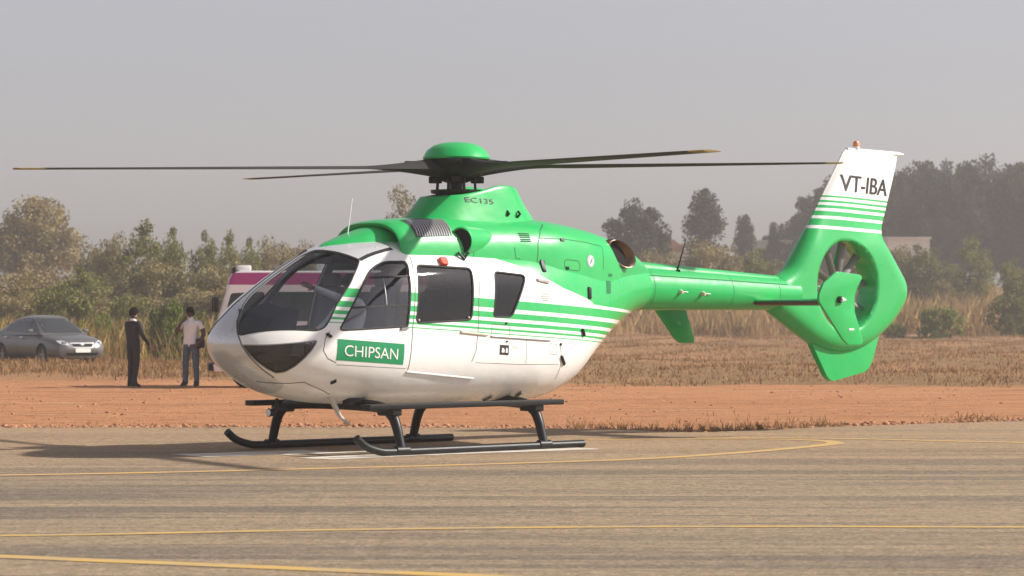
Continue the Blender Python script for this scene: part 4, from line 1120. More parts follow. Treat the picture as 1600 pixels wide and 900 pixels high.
def trunk_mesh(name, seed, h, r, limbs, mat, lean=0.05, stems=1):
    rng = random.Random(seed); b = MB()
    for st in range(stems):
        ox, oy = (0, 0) if stems == 1 else (rng.uniform(-0.3, 0.3), rng.uniform(-0.3, 0.3))
        top = Vector((ox * 3 + rng.uniform(-lean, lean) * h, oy * 3 + rng.uniform(-lean, lean) * h, h))
        pts = [Vector((ox, oy, -0.2)), Vector((ox, oy, 0)).lerp(top, 0.35) + Vector((rng.uniform(-.06, .06) * h * .5, rng.uniform(-.06, .06) * h * .5, 0)), Vector((ox, oy, 0)).lerp(top, 0.7), top]
        pts = [Vector(p) for p in spline(pts, 3)]
        m = len(pts)
        b.tube(pts, [r * (1 - 0.75 * i / (m - 1)) for i in range(m)], 7)
        for c in limbs[st::stems]:
            c = Vector(c); k = rng.uniform(0.35, 0.8); s = pts[int(k * (m - 1))]
            mid = s.lerp(c, 0.5) + Vector((0, 0, 0.12 * (c - s).length))
            b.tube([s, mid, c], [r * 0.4, r * 0.25, r * 0.08], 5)
    me = bpy.data.meshes.new(name); me.from_pydata(b.v, [], b.f); me.update(); me.materials.append(mat)
    me.polygons.foreach_set('use_smooth', [True] * len(me.polygons))
    return me
M_bark = pmat('bark', (0.20, 0.15, 0.11), 0.9, noise=0.3, nscale=6)
M_barkpale = pmat('pale_bark', (0.40, 0.34, 0.28), 0.9, noise=0.2, nscale=6)
M_olive = foliage_mat('olive_leaves', (0.082, 0.102, 0.024), (0.33, 0.295, 0.085))
M_dust = foliage_mat('dusty_leaves', (0.140, 0.120, 0.046), (0.38, 0.295, 0.130))
M_dkgreen = foliage_mat('dark_green_leaves', (0.030, 0.040, 0.020), (0.075, 0.080, 0.040))
M_fresh = foliage_mat('fresh_green_leaves', (0.08, 0.125, 0.022), (0.26, 0.29, 0.065))
M_straw = foliage_mat('dry_grass', (0.38, 0.235, 0.095), (0.64, 0.44, 0.20), 0.35)
M_strawg = foliage_mat('yellow_green_grass', (0.28, 0.200, 0.065), (0.56, 0.395, 0.155), 0.35)
M_litter = foliage_mat('straw_litter', (0.22, 0.118, 0.052), (0.48, 0.295, 0.145), 0.2)
PROTO = {}
def proto(kind):
    if kind in PROTO: return PROTO[kind]
    spec = {  # rx, rz, z0, clumps, leaves, leaf size, leaf material, clump, shape, trunk h, trunk r, bark, stems
        'scrub_a': (1.9, 2.1, 0.5, 80, 9000, 0.17, M_olive, 0.34, 'vase', 3.4, 0.09, M_bark, 3),
        'scrub_b': (1.7, 1.8, 0.3, 70, 8000, 0.17, M_dust, 0.36, 'round', 3.0, 0.08, M_bark, 3),
        'scrub_c': (1.5, 2.5, 0.4, 80, 8000, 0.17, M_olive, 0.36, 'column', 4.0, 0.09, M_bark, 2),
        'sparse': (1.5, 2.1, 2.0, 60, 3600, 0.13, M_dust, 0.30, 'vase', 5.0, 0.07, M_barkpale, 2),
        'bush': (1.1, 0.62, -0.12, 44, 5000, 0.12, M_fresh, 0.42, 'round', 0.8, 0.04, M_bark, 3),
        'bush_d': (1.2, 0.8, -0.1, 44, 5000, 0.13, M_olive, 0.42, 'round', 1.0, 0.04, M_bark, 3),
        'big': (3.9, 3.7, 2.0, 110, 14000, 0.30, M_dust, 0.27, 'round', 7.5, 0.35, M_barkpale, 2),
        'round': (2.7, 3.4, 1.6, 90, 10000, 0.32, M_dkgreen, 0.30, 'round', 6.8, 0.25, M_bark, 1),
        'column': (1.6, 5.3, 1.0, 100, 9000, 0.32, M_dkgreen, 0.55, 'column', 11.0, 0.22, M_bark, 1),
        'wood_a': (3.4, 5.6, 2.5, 70, 7000, 0.44, M_dkgreen, 0.26, 'column', 12.0, 0.28, M_bark, 1),
        'wood_b': (3.8, 4.8, 2.0, 70, 7000, 0.44, M_dkgreen, 0.26, 'round', 10.0, 0.30, M_bark, 1)}[kind]
    rx, rz, z0, nc, nl, lf, mt, cl, sh, th, tr_, bk, stm = spec
    sd = abs(sum(map(ord, kind))) 
    cm, ce = crown_mesh('crown', sd, rx, rz, z0, nc, nl, lf, mt, cl, sh)
    tm = trunk_mesh('trunk', sd, th, tr_, [tuple(c) for c in ce[::max(1, nc // 14)]], bk, stems=stm)
    PROTO[kind] = (cm, tm, z0 + 2 * rz, rx); return PROTO[kind]
def px(u, d): return (u - 800) / 4454 * d + 0.664
def top_z(v, d): return 1.61 + (487 - v) * d / 4454
def plant(name, kind, x, y, height, width, label, cat, group=None, rz=None):
    cm, tm, h0, r0 = proto(kind)
    z = gz(x, y)
    o = empty(name, (x, y, z), random.uniform(0, 6.28) if rz is None else rz)
    o.scale = (width / (2.1 * r0), width / (2.1 * r0), height / h0)
    tag(o, label, cat, group)
    t = link(bpy.data.objects.new('trunk', tm), o); c = link(bpy.data.objects.new('crown', cm), o)
    return o
def plant_at(name, kind, u, vtop, wpx, d, label, cat, group=None):
    x = px(u, d); y = d - 34
    return plant(name, kind, x, y, top_z(vtop, d) - gz(x, y), wpx * d / 4454, label, cat, group)
G1 = 'scrub trees behind the parked car'
plant_at('hazy_tree', 'big', 52, 308, 165, 215, 'tall broad tree fading in the dust at the far left edge', 'tree')
plant_at('scrub_tree', 'scrub_b', 150, 385, 80, 165, 'pale low scrub tree just right of the tall hazy tree', 'tree', G1)
plant_at('scrub_tree', 'scrub_b', 178, 368, 62, 160, 'thin topped dusty scrub tree between the hazy tree and the tallest scrub', 'tree', G1)
plant_at('scrub_tree', 'scrub_c', 222, 346, 78, 150, 'tallest olive scrub tree, above the person in the black suit', 'tree', G1)
plant_at('scrub_tree', 'scrub_a', 268, 358, 66, 152, 'olive scrub tree second in height, right beside the tallest one', 'tree', G1)
plant_at('scrub_tree', 'scrub_a', 320, 364, 62, 155, 'olive scrub tree above the person in the white shirt', 'tree', G1)
plant_at('scrub_tree', 'scrub_c', 356, 362, 44, 158, 'slim olive scrub tree above the roof of the van', 'tree', G1)
plant_at('scrub_tree', 'scrub_a', 388, 374, 60, 162, 'scrub tree just right of the slim one above the van', 'tree', G1)
plant_at('scrub_tree', 'scrub_b', 428, 374, 66, 165, 'dusty scrub tree nearest the helicopter windscreen', 'tree', G1)
plant_at('scrub_tree', 'scrub_b', 470, 380, 60, 170, 'dusty scrub tree partly behind the helicopter roof', 'tree', G1)
plant_at('scrub_tree', 'scrub_b', 250, 405, 120, 140, 'low wide scrub in front of the tallest scrub tree', 'tree', G1)
plant_at('scrub_tree', 'scrub_a', 130, 420, 110, 138, 'low wide scrub above the roof of the grey car', 'tree', G1)
plant_at('scrub_tree', 'scrub_b', 355, 410, 110, 138, 'low wide scrub behind the roof of the van', 'tree', G1)
plant_at('scrub_tree', 'scrub_b', 40, 425, 120, 150, 'low scrub below the tall hazy tree', 'tree', G1)
plant_at('sparse_tree', 'sparse', 628, 284, 66, 150, 'sparse pale tree showing above the helicopter cowling by the mast', 'tree')
plant_at('round_tree', 'round', 998, 315, 98, 255, 'round grey tree standing above the tail boom', 'tree')
plant_at('column_tree', 'column', 1100, 288, 52, 275, 'tall narrow grey tree above the tail boom', 'tree')
plant_at('column_tree', 'column', 1163, 330, 32, 300, 'small narrow grey tree left of the tail fin', 'tree')
plant_at('column_tree', 'column', 1208, 350, 18, 300, 'tiny narrow tree touching the left end of the dark wood', 'tree')
G2 = 'bushes in front of the far wood'
plant_at('scrub_tree', 'scrub_b', 940, 400, 90, 200, 'brown bush behind the exhaust of the helicopter', 'bush', G2)
plant_at('scrub_tree', 'scrub_b', 1030, 392, 90, 205, 'brown bush below the round grey tree', 'bush', G2)
plant_at('scrub_tree', 'scrub_b', 1110, 378, 100, 200, 'brown bush below the tall narrow grey tree', 'bush', G2)
plant_at('scrub_tree', 'scrub_a', 1185, 390, 90, 205, 'olive bush left of the tail fin base', 'bush', G2)
plant_at('scrub_tree', 'scrub_a', 1250, 395, 80, 208, 'olive bush behind the root of the tail fin', 'bush', G2)
plant_at('scrub_tree', 'scrub_b', 1335, 400, 70, 212, 'brown bush seen through the tail rotor duct', 'bush', G2)
plant_at('scrub_tree', 'scrub_a', 1437, 384, 80, 215, 'olive bush just right of the tail rotor housing', 'bush', G2)
plant_at('scrub_tree', 'scrub_c', 1522, 372, 62, 215, 'pointed olive bush in front of the dark wood', 'bush', G2)
plant_at('scrub_tree', 'scrub_a', 1585, 405, 70, 195, 'olive bush at the right edge of the picture', 'bush', G2)
plant_at('scrub_tree', 'scrub_a', 1480, 410, 60, 222, 'smaller olive bush between the two largest on the right', 'bush', G2)
plant_at('scrub_tree', 'scrub_b', 1402, 386, 60, 218, 'dusty bush touching the right side of the tail rotor housing', 'bush', G2)
G3 = 'low green bushes'
plant_at('low_bush', 'bush', 1470, 482, 74, 172, 'low round green bush in dry grass right of the tail rotor', 'bush', G3)
plant_at('low_bush', 'bush', 1398, 505, 42, 172, 'small green bush beside the lower tail fin', 'bush', G3)
plant_at('low_bush', 'bush_d', 1585, 465, 80, 178, 'wide olive bush in dry grass at the right edge', 'bush', G3)
plant_at('low_bush', 'bush', 150, 498, 72, 108, 'green bush right behind the grey car', 'bush', G3)
plant_at('low_bush', 'bush', 262, 476, 66, 100, 'bright green bush between the two standing persons', 'bush', G3)
plant_at('low_bush', 'bush_d', 305, 492, 60, 104, 'olive bush behind the person in the white shirt', 'bush', G3)
plant_at('low_bush', 'bush_d', 205, 470, 90, 118, 'olive bush behind the person in the black suit', 'bush', G3)
plant_at('low_bush', 'bush_d', 100, 455, 110, 124, 'wide olive bush behind the roof of the grey car', 'bush', G3)
# the dark wood on the right reads as one mass
rng = np.random.default_rng(11)
tops = pchip([1215, 1240, 1262, 1290, 1340, 1400, 1430, 1480, 1520, 1560, 1600, 1700], [350, 335, 312, 286, 262, 252, 258, 262, 246, 244, 250, 252])
Vs, Fs, vals, off = [], [], [], 0
def join_tree(kind, x, y, h, w):
    global off
    cm, tm, h0, r0 = proto(kind)
    a = rng.uniform(0, 6.28); c, s = math.cos(a), math.sin(a); sx = w / (2.1 * r0); sz = h / h0
    co = np.empty(len(cm.vertices) * 3, np.float32); cm.vertices.foreach_get('co', co); co = co.reshape(-1, 3)
    P_ = np.stack([(co[:, 0] * c - co[:, 1] * s) * sx + x, (co[:, 0] * s + co[:, 1] * c) * sx + y, co[:, 2] * sz + gz(x, y)], 1)
    vv = np.empty(len(cm.polygons), np.float32); cm.attributes['leaf'].data.foreach_get('value', vv)
    Vs.append(P_); Fs.append(np.arange(len(P_)).reshape(-1, 4) + off); vals.append(np.clip(vv + rng.uniform(-0.2, 0.2), 0, 1)); off += len(P_)
for row, (d, k0) in enumerate(((300, 0.80), (318, 0.95), (340, 1.0))):
    u = 1222.0 + row * 9
    while u < 1720:
        x = px(u, d) + rng.uniform(-0.8, 0.8); y = d - 34 + rng.uniform(-5, 5)
        v = tops(u) + rng.uniform(-9, 12) + (1 - k0) * 200 * rng.uniform(0.3, 1.0)
        h = max(3.0, top_z(v, d) - gz(x, y))
        join_tree('wood_a' if rng.uniform() < 0.55 else 'wood_b', x, y, h, max(2.4, h * rng.uniform(0.34, 0.5)))
        u += rng.uniform(20, 30) * (0.6 if u < 1290 else 1.0)
wood = link(bpy.data.objects.new('dark_wood', fast_mesh('dark_wood', np.concatenate(Vs), np.concatenate(Fs), np.concatenate(vals), M_dkgreen)))
tag(wood, 'dark grey green wood of tall trees behind the tail fin', 'wood', kind='stuff')
# scrub that closes the gaps low down on the left reads as one mass too
Vs, Fs, vals, off = [], [], [], 0
for i in range(60):
    d = rng.uniform(128, 178); u = rng.uniform(-60, 900)
    x = px(u, d); join_tree('scrub_b' if i % 2 else 'scrub_a', x, d - 34, rng.uniform(2.2, 3.4), rng.uniform(2.6, 4.4))
for i in range(30):
    d = rng.uniform(205, 250); u = rng.uniform(880, 1680)
    x = px(u, d); join_tree('scrub_b' if i % 3 else 'scrub_a', x, d - 34, rng.uniform(1.6, 2.8), rng.uniform(2.6, 4.6))
scr = link(bpy.data.objects.new('undergrowth', fast_mesh('undergrowth', np.concatenate(Vs), np.concatenate(Fs), np.concatenate(vals), M_dust)))
tag(scr, 'dusty brown undergrowth along the far side of the field', 'undergrowth', kind='stuff')

# ---- grasses
def grass(name, label, N, area, hgt, wid, mat, lean=0.35, clumpy=2.0, seed=0, keep=None, tuft=0, spread=0.16):
    rng = np.random.default_rng(seed)
    x0, x1, y0, y1 = area
    if tuft:
        nt_ = max(1, N // tuft); cx = rng.uniform(x0, x1, nt_); cy = rng.uniform(y0, y1, nt_)
        k = rng.integers(0, nt_, N); x = cx[k] + rng.normal(size=N) * spread * hgt; y = cy[k] + rng.normal(size=N) * spread * hgt
        tone = rng.uniform(0, 1, nt_)[k]; hs = rng.uniform(0.5, 1.25, nt_)[k]
    else:
        x = rng.uniform(x0, x1, N); y = rng.uniform(y0, y1, N); tone = 0.5 + 0.5 * np.sin(x * 0.7 + 2 * np.sin(y * 0.5)); hs = np.ones(N)
    if keep is not None:
        m = keep(x, y, rng); x, y, tone, hs = x[m], y[m], tone[m], hs[m]
    # nothing grows through the parked things
    N = len(x)
    h = hgt * hs * rng.uniform(0.55, 1.15, N); w = wid * rng.uniform(0.6, 1.3, N)
    az = rng.uniform(0, 2 * math.pi, N); ln = np.abs(rng.normal(size=N)) * lean
    z = ground_h(x, y)
    base = np.stack([x, y, z - 0.02], 1)
    dirv = np.stack([np.cos(az) * np.sin(ln), np.sin(az) * np.sin(ln), np.cos(ln)], 1)
    side = np.stack([np.cos(az + 1.57 + rng.normal(size=N) * 0.6), np.sin(az + 1.57), np.zeros(N)], 1) * w[:, None] / 2
    mid = base + dirv * (h * 0.55)[:, None]
    tip = base + dirv * h[:, None] + np.stack([np.cos(az), np.sin(az), -0.3 * np.ones(N)], 1) * (h * 0.12)[:, None]
    V = np.stack([base - side, base + side, mid + side * 0.8, tip, mid - side * 0.8], 1)
    F = np.arange(5 * N).reshape(-1, 5)
    o = link(bpy.data.objects.new(name, fast_mesh(name, V.reshape(-1, 3), F, np.clip(tone + rng.normal(size=N) * 0.2, 0, 1), mat)))
    tag(o, label, 'grass', kind='stuff')
    return o
grass('tall_grass', 'tall yellow green grass behind the car and the two persons', 150000, (-34, 1, 63, 116), 1.35, 0.018, M_strawg, 0.24, seed=1, tuft=24, spread=0.35, keep=lambda x, y, r: r.uniform(size=len(x)) < np.clip(0.6 + 0.6 * np.sin(x * 0.7 + 1.5 * np.sin(y * 0.3)) + 0.4 * np.sin(x * 0.31 + y * 0.41), 0.15, 1))
grass('tall_grass', 'tall pale straw grass along the right side of the field', 110000, (-6, 40, 146, 205), 1.9, 0.028, M_straw, 0.24, seed=2, tuft=24, spread=0.4, keep=lambda x, y, r: r.uniform(size=len(x)) < np.clip(0.55 + 0.6 * np.sin(x * 0.55 + 1.3 * np.sin(y * 0.21)) + 0.5 * np.sin(x * 0.23 + y * 0.35), 0.12, 1))
grass('dry_grass', 'dry grass fringe between red earth and car', 40000, (-26, 2, 31, 64), 0.24, 0.022, M_litter, 0.6, seed=3, tuft=10, spread=0.9, keep=lambda x, y, r: r.uniform(size=len(x)) < np.clip((y - 34 + 2.0 * np.sin(x * 0.6)) / 6, 0, 1))
grass('dry_grass', 'flattened dry brown grass covering the field right of the helicopter', 110000, (-3, 34, 27, 165), 0.16, 0.03, M_litter, 0.9, seed=4, tuft=7, spread=1.6, keep=lambda x, y, r: r.uniform(size=len(x)) < np.clip((y - 28 + 1.5 * np.sin(x * 0.7)) / 4, 0, 1))
def near_edge(x):
    xs = np.array([p[0] for p in edge_pts]); ys = np.array([p[1] for p in edge_pts]); o = np.argsort(xs)
    return np.interp(x, xs[o], ys[o])
def verge(N, x0, x1, seed, spread=0.25, bias=0.12):
    rng = np.random.default_rng(seed); x = rng.uniform(x0, x1, N); return x, near_edge(x) + np.abs(rng.normal(size=N)) * spread + bias
def verge_grass(name, label, N, x0, x1, h, seed, mat, spread, dens):
    rng = np.random.default_rng(seed)
    def keep(x, y, r): 
        e = near_edge(x); d = y - e
        return (d > 0.06) & (r.uniform(size=len(x)) < np.exp(-np.clip(d, 0, 9) / spread) * np.clip(np.sin(x * 1.9 + seed) + np.sin(x * 0.63 + 2 * seed) + dens, 0, 1))
    return grass(name, label, N, (x0, x1, 3.5, 14), h, 0.012, mat, 0.7, seed=seed, tuft=18, keep=keep)
verge_grass('verge_grass', 'small dry tufts along the left edge of the asphalt', 60000, -9, 2.2, 0.09, 5, M_litter, 0.4, 0.55)
verge_grass('verge_grass', 'brown weeds and stubble along the right edge of the asphalt', 80000, 1.5, 12, 0.13, 6, M_litter, 0.9, 0.55)
verge_grass('green_weeds', 'green weed patch at the edge of the asphalt below the tail boom', 5000, 2.4, 4.2, 0.13, 8, M_olive, 0.25, 0.9)
# clods of red earth
def clods(name, label, N, fx, size, mat, seed):
    rng = np.random.default_rng(seed); b_v, b_f = [], []
    ico = np.array([(0, 0, 1), (0.9, 0, 0.35), (0.28, 0.85, 0.4), (-0.72, 0.53, 0.38), (-0.72, -0.53, 0.36), (0.28, -0.85, 0.42), (0.8, 0.4, -0.5), (-0.4, 0.8, -0.5), (-0.8, -0.4, -0.5), (0.4, -0.8, -0.5)])
    tri = [(0, 1, 2), (0, 2, 3), (0, 3, 4), (0, 4, 5), (0, 5, 1), (1, 6, 2), (2, 7, 3), (3, 8, 4), (4, 9, 5), (5, 9, 1), (1, 9, 6), (2, 6, 7), (3, 7, 8), (4, 8, 9)]
    x, y = fx(N, rng); s = size * rng.uniform(0.3, 1.0, N) ** 2
    P_ = ico[None] * (1 + rng.normal(size=(N, 10, 1)) * 0.18) * s[:, None, None] * np.array([1.2, 1, 0.7])
    P_ = P_ + np.stack([x, y, ground_h(x, y) + 0.2 * s], 1)[:, None]
    F = (np.array(tri)[None] + (np.arange(N) * 10)[:, None, None]).reshape(-1, 3)
    o = link(bpy.data.objects.new(name, fast_mesh(name, P_.reshape(-1, 3), F, None, mat)))
    tag(o, label, 'clods', kind='stuff'); return o
M_clod = pmat('red_clod', (0.40, 0.19, 0.10), 0.95, noise=0.35, nscale=3.0)
def fx1(N, rng): x = rng.uniform(-9, 13, N); return x, near_edge(x) + 0.08 + np.abs(rng.normal(size=N)) * 0.6
def fx2(N, rng): return rng.uniform(-12, 14, N), rng.uniform(6, 34, N)
clods('earth_clods', 'red earth clods heaped along the edge of the asphalt', 2400, fx1, 0.05, M_clod, 4)
clods('earth_clods', 'small stones and clods scattered over the red earth', 700, fx2, 0.035, M_clod, 5)

# ---- low white buildings far behind
M_wall = pmat('whitewash', (0.72, 0.70, 0.66), 0.9, noise=0.12, nscale=0.8)
M_roofo = pmat('clay_roof', (0.42, 0.20, 0.11), 0.9, noise=0.2, nscale=2)
M_winb = pmat('far_window', (0.06, 0.06, 0.07), 0.4)
def house(u, vtop, wpx, d, label, roof='flat', nwin=3):
    x = px(u, d); y = d - 34; w = wpx * d / 4454; z0 = gz(x, y); h = top_z(vtop, d) - z0
    o = empty('building', (x, y, z0)); tag(o, label, 'building')
    MB().box(-w / 2, w / 2, 0, 6, -0.3, h if roof == 'flat' else h * 0.8).build('wall', M_wall, o)
    if roof == 'flat': MB().box(-w / 2 - 0.15, w / 2 + 0.15, -0.2, 6.2, h, h + 0.18).build('roof', M_wall, o)
    else: MB().prism([(-w / 2 - 0.3, h * 0.8), (w / 2 + 0.3, h * 0.8), (0, h)], -0.3, 6.3).build('roof', M_roofo, o)
    for k in range(nwin):
        cxw = -w / 2 + w * (k + 0.5) / nwin; ww = w / nwin * 0.26
        zt = h * (0.80 if roof == 'flat' else 0.66)
        MB().box(cxw - ww, cxw + ww, -0.03, 0.05, zt - 1.1, zt).build('window', M_winb, o)
        MB().box(cxw - ww - 0.08, cxw + ww + 0.08, -0.10, 0.02, zt - 1.22, zt - 1.10).build('window_sill', M_wall, o)
    return o
house(1420, 373, 66, 285, 'long white building right behind the tail rotor housing', nwin=5)
house(1205, 378, 66, 300, 'long white building left of the tail fin', nwin=5)
house(1052, 374, 40, 300, 'small house with orange roof below the round grey tree', 'gable', 2)
house(1078, 382, 18, 298, 'tiny white house beside the house with the orange roof', nwin=1)
house(459, 391, 34, 240, 'small white building showing just above the windscreen', nwin=2)

# ---- dusty air
hz = MB().box(-330, 330, -70, 420, -1.2, 25.0).build('haze', None)
tag(hz, 'pale brown dusty air over the whole airfield', 'haze', kind='stuff')
m = bpy.data.materials.new('dusty_air'); m.use_nodes = True
n, l = nt(m); n.clear(); o = n.new('ShaderNodeOutputMaterial'); v = n.new('ShaderNodeVolumePrincipled')
v.inputs['Color'].default_value = (0.88, 0.81, 0.77, 1); v.inputs['Density'].default_value = 0.0010; v.inputs['Anisotropy'].default_value = 0.2
l.new(v.outputs[0], o.inputs['Volume'])
hz.data.materials.append(m)
# ================================================================ GREY SEDAN
def wheel(parent, x, y, r, w, side, mt_rim):
    """tyre and rim as one wheel part with its own pieces"""
    e = empty('wheel'); e.parent = parent; e.location = (x, y, r)
    prof = [(0.62, 0.5), (0.80, 0.5), (0.95, 0.42), (1.0, 0.25), (1.0, -0.25), (0.95, -0.42), (0.80, -0.5), (0.62, -0.5)]
    b = MB(); b.loft([[(r * k * math.cos(t), w * q, r * k * math.sin(t)) for t in [2 * math.pi * i / 28 for i in range(28)]] for k, q in prof], cap=False)
    b.build('tyre', M_rubber, e, smooth=True, sharp=50)
    b = MB(); o = side * w * 0.30
    b.loft([[(r * k * math.cos(t), o + side * d, r * k * math.sin(t)) for t in [2 * math.pi * i / 28 for i in range(28)]] for k, d in ((0.64, 0.05), (0.60, 0.02), (0.58, -0.06), (0.02, -0.06))], cap=False)
    for k in range(5):
        a = 2 * math.pi * k / 5 + 0.3; c, s = math.cos(a), math.sin(a)
        b.box(0.0, r * 0.60, o - 0.01, o + 0.03, -0.03, 0.03, Matrix(((c, 0, -s), (0, 1, 0), (s, 0, c))))
    b.build('rim', mt_rim, e, smooth=False)
    return e
M_carpaint = pmat('grey_car_paint', (0.135, 0.130, 0.126), 0.34, metal=0.35, coat=0.5, noise=0.08, nscale=1.5)
M_carglass = pmat('car_glass', (0.035, 0.038, 0.042), 0.06, spec=0.8)
M_chrome = pmat('chrome_trim', (0.75, 0.74, 0.72), 0.15, metal=0.9)
M_rim = pmat('alloy_rim', (0.42, 0.41, 0.40), 0.35, metal=0.8)
car = empty('sedan', (-14.02, 56.0, gz(-14.02, 56.0) - 0.02), math.atan2(-0.8, 0.6))
tag(car, 'grey sedan parked on the dry grass at the left edge, front to the right', 'car')
car.scale = (1.04, 1.04, 1.08)
st = [(-2.27, .66, .48, .88), (-2.20, .76, .34, .98), (-2.05, .82, .27, 1.03), (-1.6, .865, .22, 1.04), (-1.0, .88, .20, 1.0), (0.0, .88, .20, .97), (0.9, .88, .20, .955), (1.3, .88, .22, .925), (1.75, .86, .22, .86), (2.05, .80, .23, .78), (2.2, .72, .26, .70), (2.26, .62, .34, .62), (2.28, .5, .42, .55)]
sf = [pchip([r[0] for r in st], [r[k] for r in st]) for k in (1, 2, 3)]
rings = []
for i in range(49):
    x = -2.27 + 4.55 * i / 48; w, zb, zt = [f(x) for f in sf]; ring = []
    for k in range(36):
        t = 2 * math.pi * k / 36; c, s = math.cos(t), math.sin(t); e = 4.5 if s > 0 else 5
        zc = zb + (zt - zb) * 0.45
        ring.append((x, w * math.copysign(abs(c) ** (2 / e), c) * (1 - 0.07 * max(0, s) ** 2), zc + ((zt - zc) if s > 0 else (zc - zb)) * math.copysign(abs(s) ** (2 / e), s)))
    rings.append(ring)
b = MB().loft(rings); CARB = BVHTree.FromPolygons([Vector(v) for v in b.v], b.f)
body = b.build('body', M_carpaint, car, smooth=True, sharp=45)
for x in (-1.32, 1.30):
    for sg in (-1, 1):
        q = MB().tube([(x, sg * 0.60, 0.32), (x, sg * 1.1, 0.32)], 0.355, 28); carve(body, q.v, q.f, car)
        MB().tube([(x, sg * 0.58, 0.33), (x, sg * 0.61, 0.33)], 0.37, 20).build('wheel_well', M_dark, car)
body.data.polygons.foreach_set('use_smooth', [True] * len(body.data.polygons)); body.data.set_sharp_from_angle(angle=rad(35))
roof = pchip([-1.80, -1.35, -0.85, -0.25, 0.22, 0.62, 1.12], [1.01, 1.25, 1.42, 1.475, 1.455, 1.26, 0.93])
rings = []
for i in range(40):
    x = -1.80 + 2.92 * i / 39; zt = roof(x); ring = []
    for k in range(21):
        t = math.pi * k / 20; c, s = math.cos(t), math.sin(t); e = 4.0
        z = 0.90 + (zt - 0.90) * abs(s) ** (2 / e); y = (0.79 - 0.30 * max(0, (z - 0.92))) * math.copysign(abs(c) ** (2 / e), c)
        ring.append((x, y, z))
    rings.append(ring)
b = MB().loft(rings); GH = BVHTree.FromPolygons([Vector(v) for v in b.v], b.f)
b.build('cabin', M_carpaint, car, smooth=True, sharp=45)
CS = {-1: SIDE, 1: (Vector((0, 0, 0)), Vector((1, 0, 0)), Vector((0, 0, 1)), Vector((0, -1, 0)))}
CF = (Vector((0, 0, 0)), Vector((0, 1, 0)), Vector((0, 0, 1)), Vector((-1, 0, 0)))
for sg in (-1, 1):
    decal('front_door_glass', GH, rounded([(-0.28, 0.985), (0.80, 0.975), (0.50, 1.22), (0.22, 1.375), (-0.26, 1.395)], 0.04), M_carglass, car, CS[sg], 0.006, 0.12)
    decal('rear_door_glass', GH, rounded([(-1.20, 1.01), (-0.34, 0.985), (-0.32, 1.395), (-0.75, 1.36), (-1.12, 1.20)], 0.04), M_carglass, car, CS[sg], 0.006, 0.12)
    MB().box(0.64, 0.76, sg * 0.86, sg * 1.02, 0.97, 1.07).build('side_mirror', M_carpaint, car, bevel=0.03)
    for x in (0.02, -1.0): MB().box(x - 0.12, x + 0.12, sg * 0.868, sg * 0.90, 0.815, 0.85).build('door_handle', M_chrome, car, bevel=0.01)
    for x in (-0.30, 0.88): ribbon('door_gap', CARB, [(x, 0.95), (x + 0.02, 0.30)], 0.012, M_rubber, car, CS[sg], 0.002)
    decal('headlight', CARB, rounded([(sg * 0.42, 0.60), (sg * 0.70, 0.66), (sg * 0.74, 0.74), (sg * 0.60, 0.745), (sg * 0.45, 0.68)], 0.02), pmat('lamp_glass', (0.55, 0.58, 0.62), 0.1, spec=0.9), car, CF, 0.008, 0.08)
    for x in (-1.32, 1.30): wheel(car, x, sg * 0.76, 0.315, 0.20, sg, M_rim)
decal('windscreen', GH, rounded([(-0.66, 0.97), (0.66, 0.97), (0.52, 1.38), (-0.52, 1.38)], 0.05), M_carglass, car, CF, 0.006, 0.12)
decal('grille', CARB, rounded([(-0.36, 0.655), (-0.30, 0.565), (0.30, 0.565), (0.36, 0.655)], 0.02), M_dark, car, CF, 0.006, 0.08)
ribbon('grille_trim', CARB, [(-0.40, 0.672), (0.40, 0.672)], 0.03, M_chrome, car, CF, 0.008)
ribbon('grille_trim', CARB, [(-0.40, 0.668), (-0.31, 0.552), (0.31, 0.552), (0.40, 0.668)], 0.022, M_chrome, car, CF, 0.008)
decal('badge', CARB, [(0.06 * math.cos(t * 0.4), 0.64 + 0.035 * math.sin(t * 0.4)) for t in range(16)], M_chrome, car, CF, 0.014, 0.05)
decal('number_plate', CARB, [(-0.25, 0.42), (0.25, 0.42), (0.25, 0.53), (-0.25, 0.53)], pmat('plate_white', (0.8, 0.78, 0.72), 0.5), car, CF, 0.02, 0.1)
decal('lower_grille', CARB, rounded([(-0.55, 0.40), (-0.48, 0.325), (0.48, 0.325), (0.55, 0.40)], 0.02), M_dark, car, CF, 0.006, 0.08)

# ================================================================ AMBULANCE VAN
van = empty('ambulance_van', (-3.40, 28.0, gz(-3.40, 28.0)), rad(180 + 7))
tag(van, 'white and purple ambulance van half hidden behind the helicopter nose', 'van')
M_van, n, l, bs, tc, X, Y, Z = livery('van_livery')
pur = nmath(n, l, 'MULTIPLY', nmath(n, l, 'GREATER_THAN', Z, 2.20), nmath(n, l, 'LESS_THAN', Z, 2.455))
pur2 = nmath(n, l, 'MULTIPLY', nmath(n, l, 'GREATER_THAN', Z, 0.50), nmath(n, l, 'LESS_THAN', Z, 0.78))
l.new(nmix(n, l, nmath(n, l, 'MAXIMUM', pur, pur2), (0.74, 0.72, 0.73), (0.34, 0.018, 0.17)), bs.inputs['Base Color']); bs.inputs['Roughness'].default_value = 0.35; bs.inputs['Coat Weight'].default_value = 0.4
prof = rounded([(2.42, 0.34), (2.48, 0.75), (2.44, 1.10), (2.36, 1.40), (2.14, 2.15), (2.05, 2.42), (1.9, 2.50), (-2.40, 2.50), (-2.45, 2.3), (-2.45, 0.36)], [0.06, 0.1, 0.1, 0.1, 0.1, 0.08, 0.1, 0.08, 0.05, 0.05])
vb = MB().prism(prof, -0.88, 0.88); VB = BVHTree.FromPolygons([Vector(v) for v in vb.v], vb.f)
vbody = vb.build('body', M_van, van, bevel=0.07, seg=3)
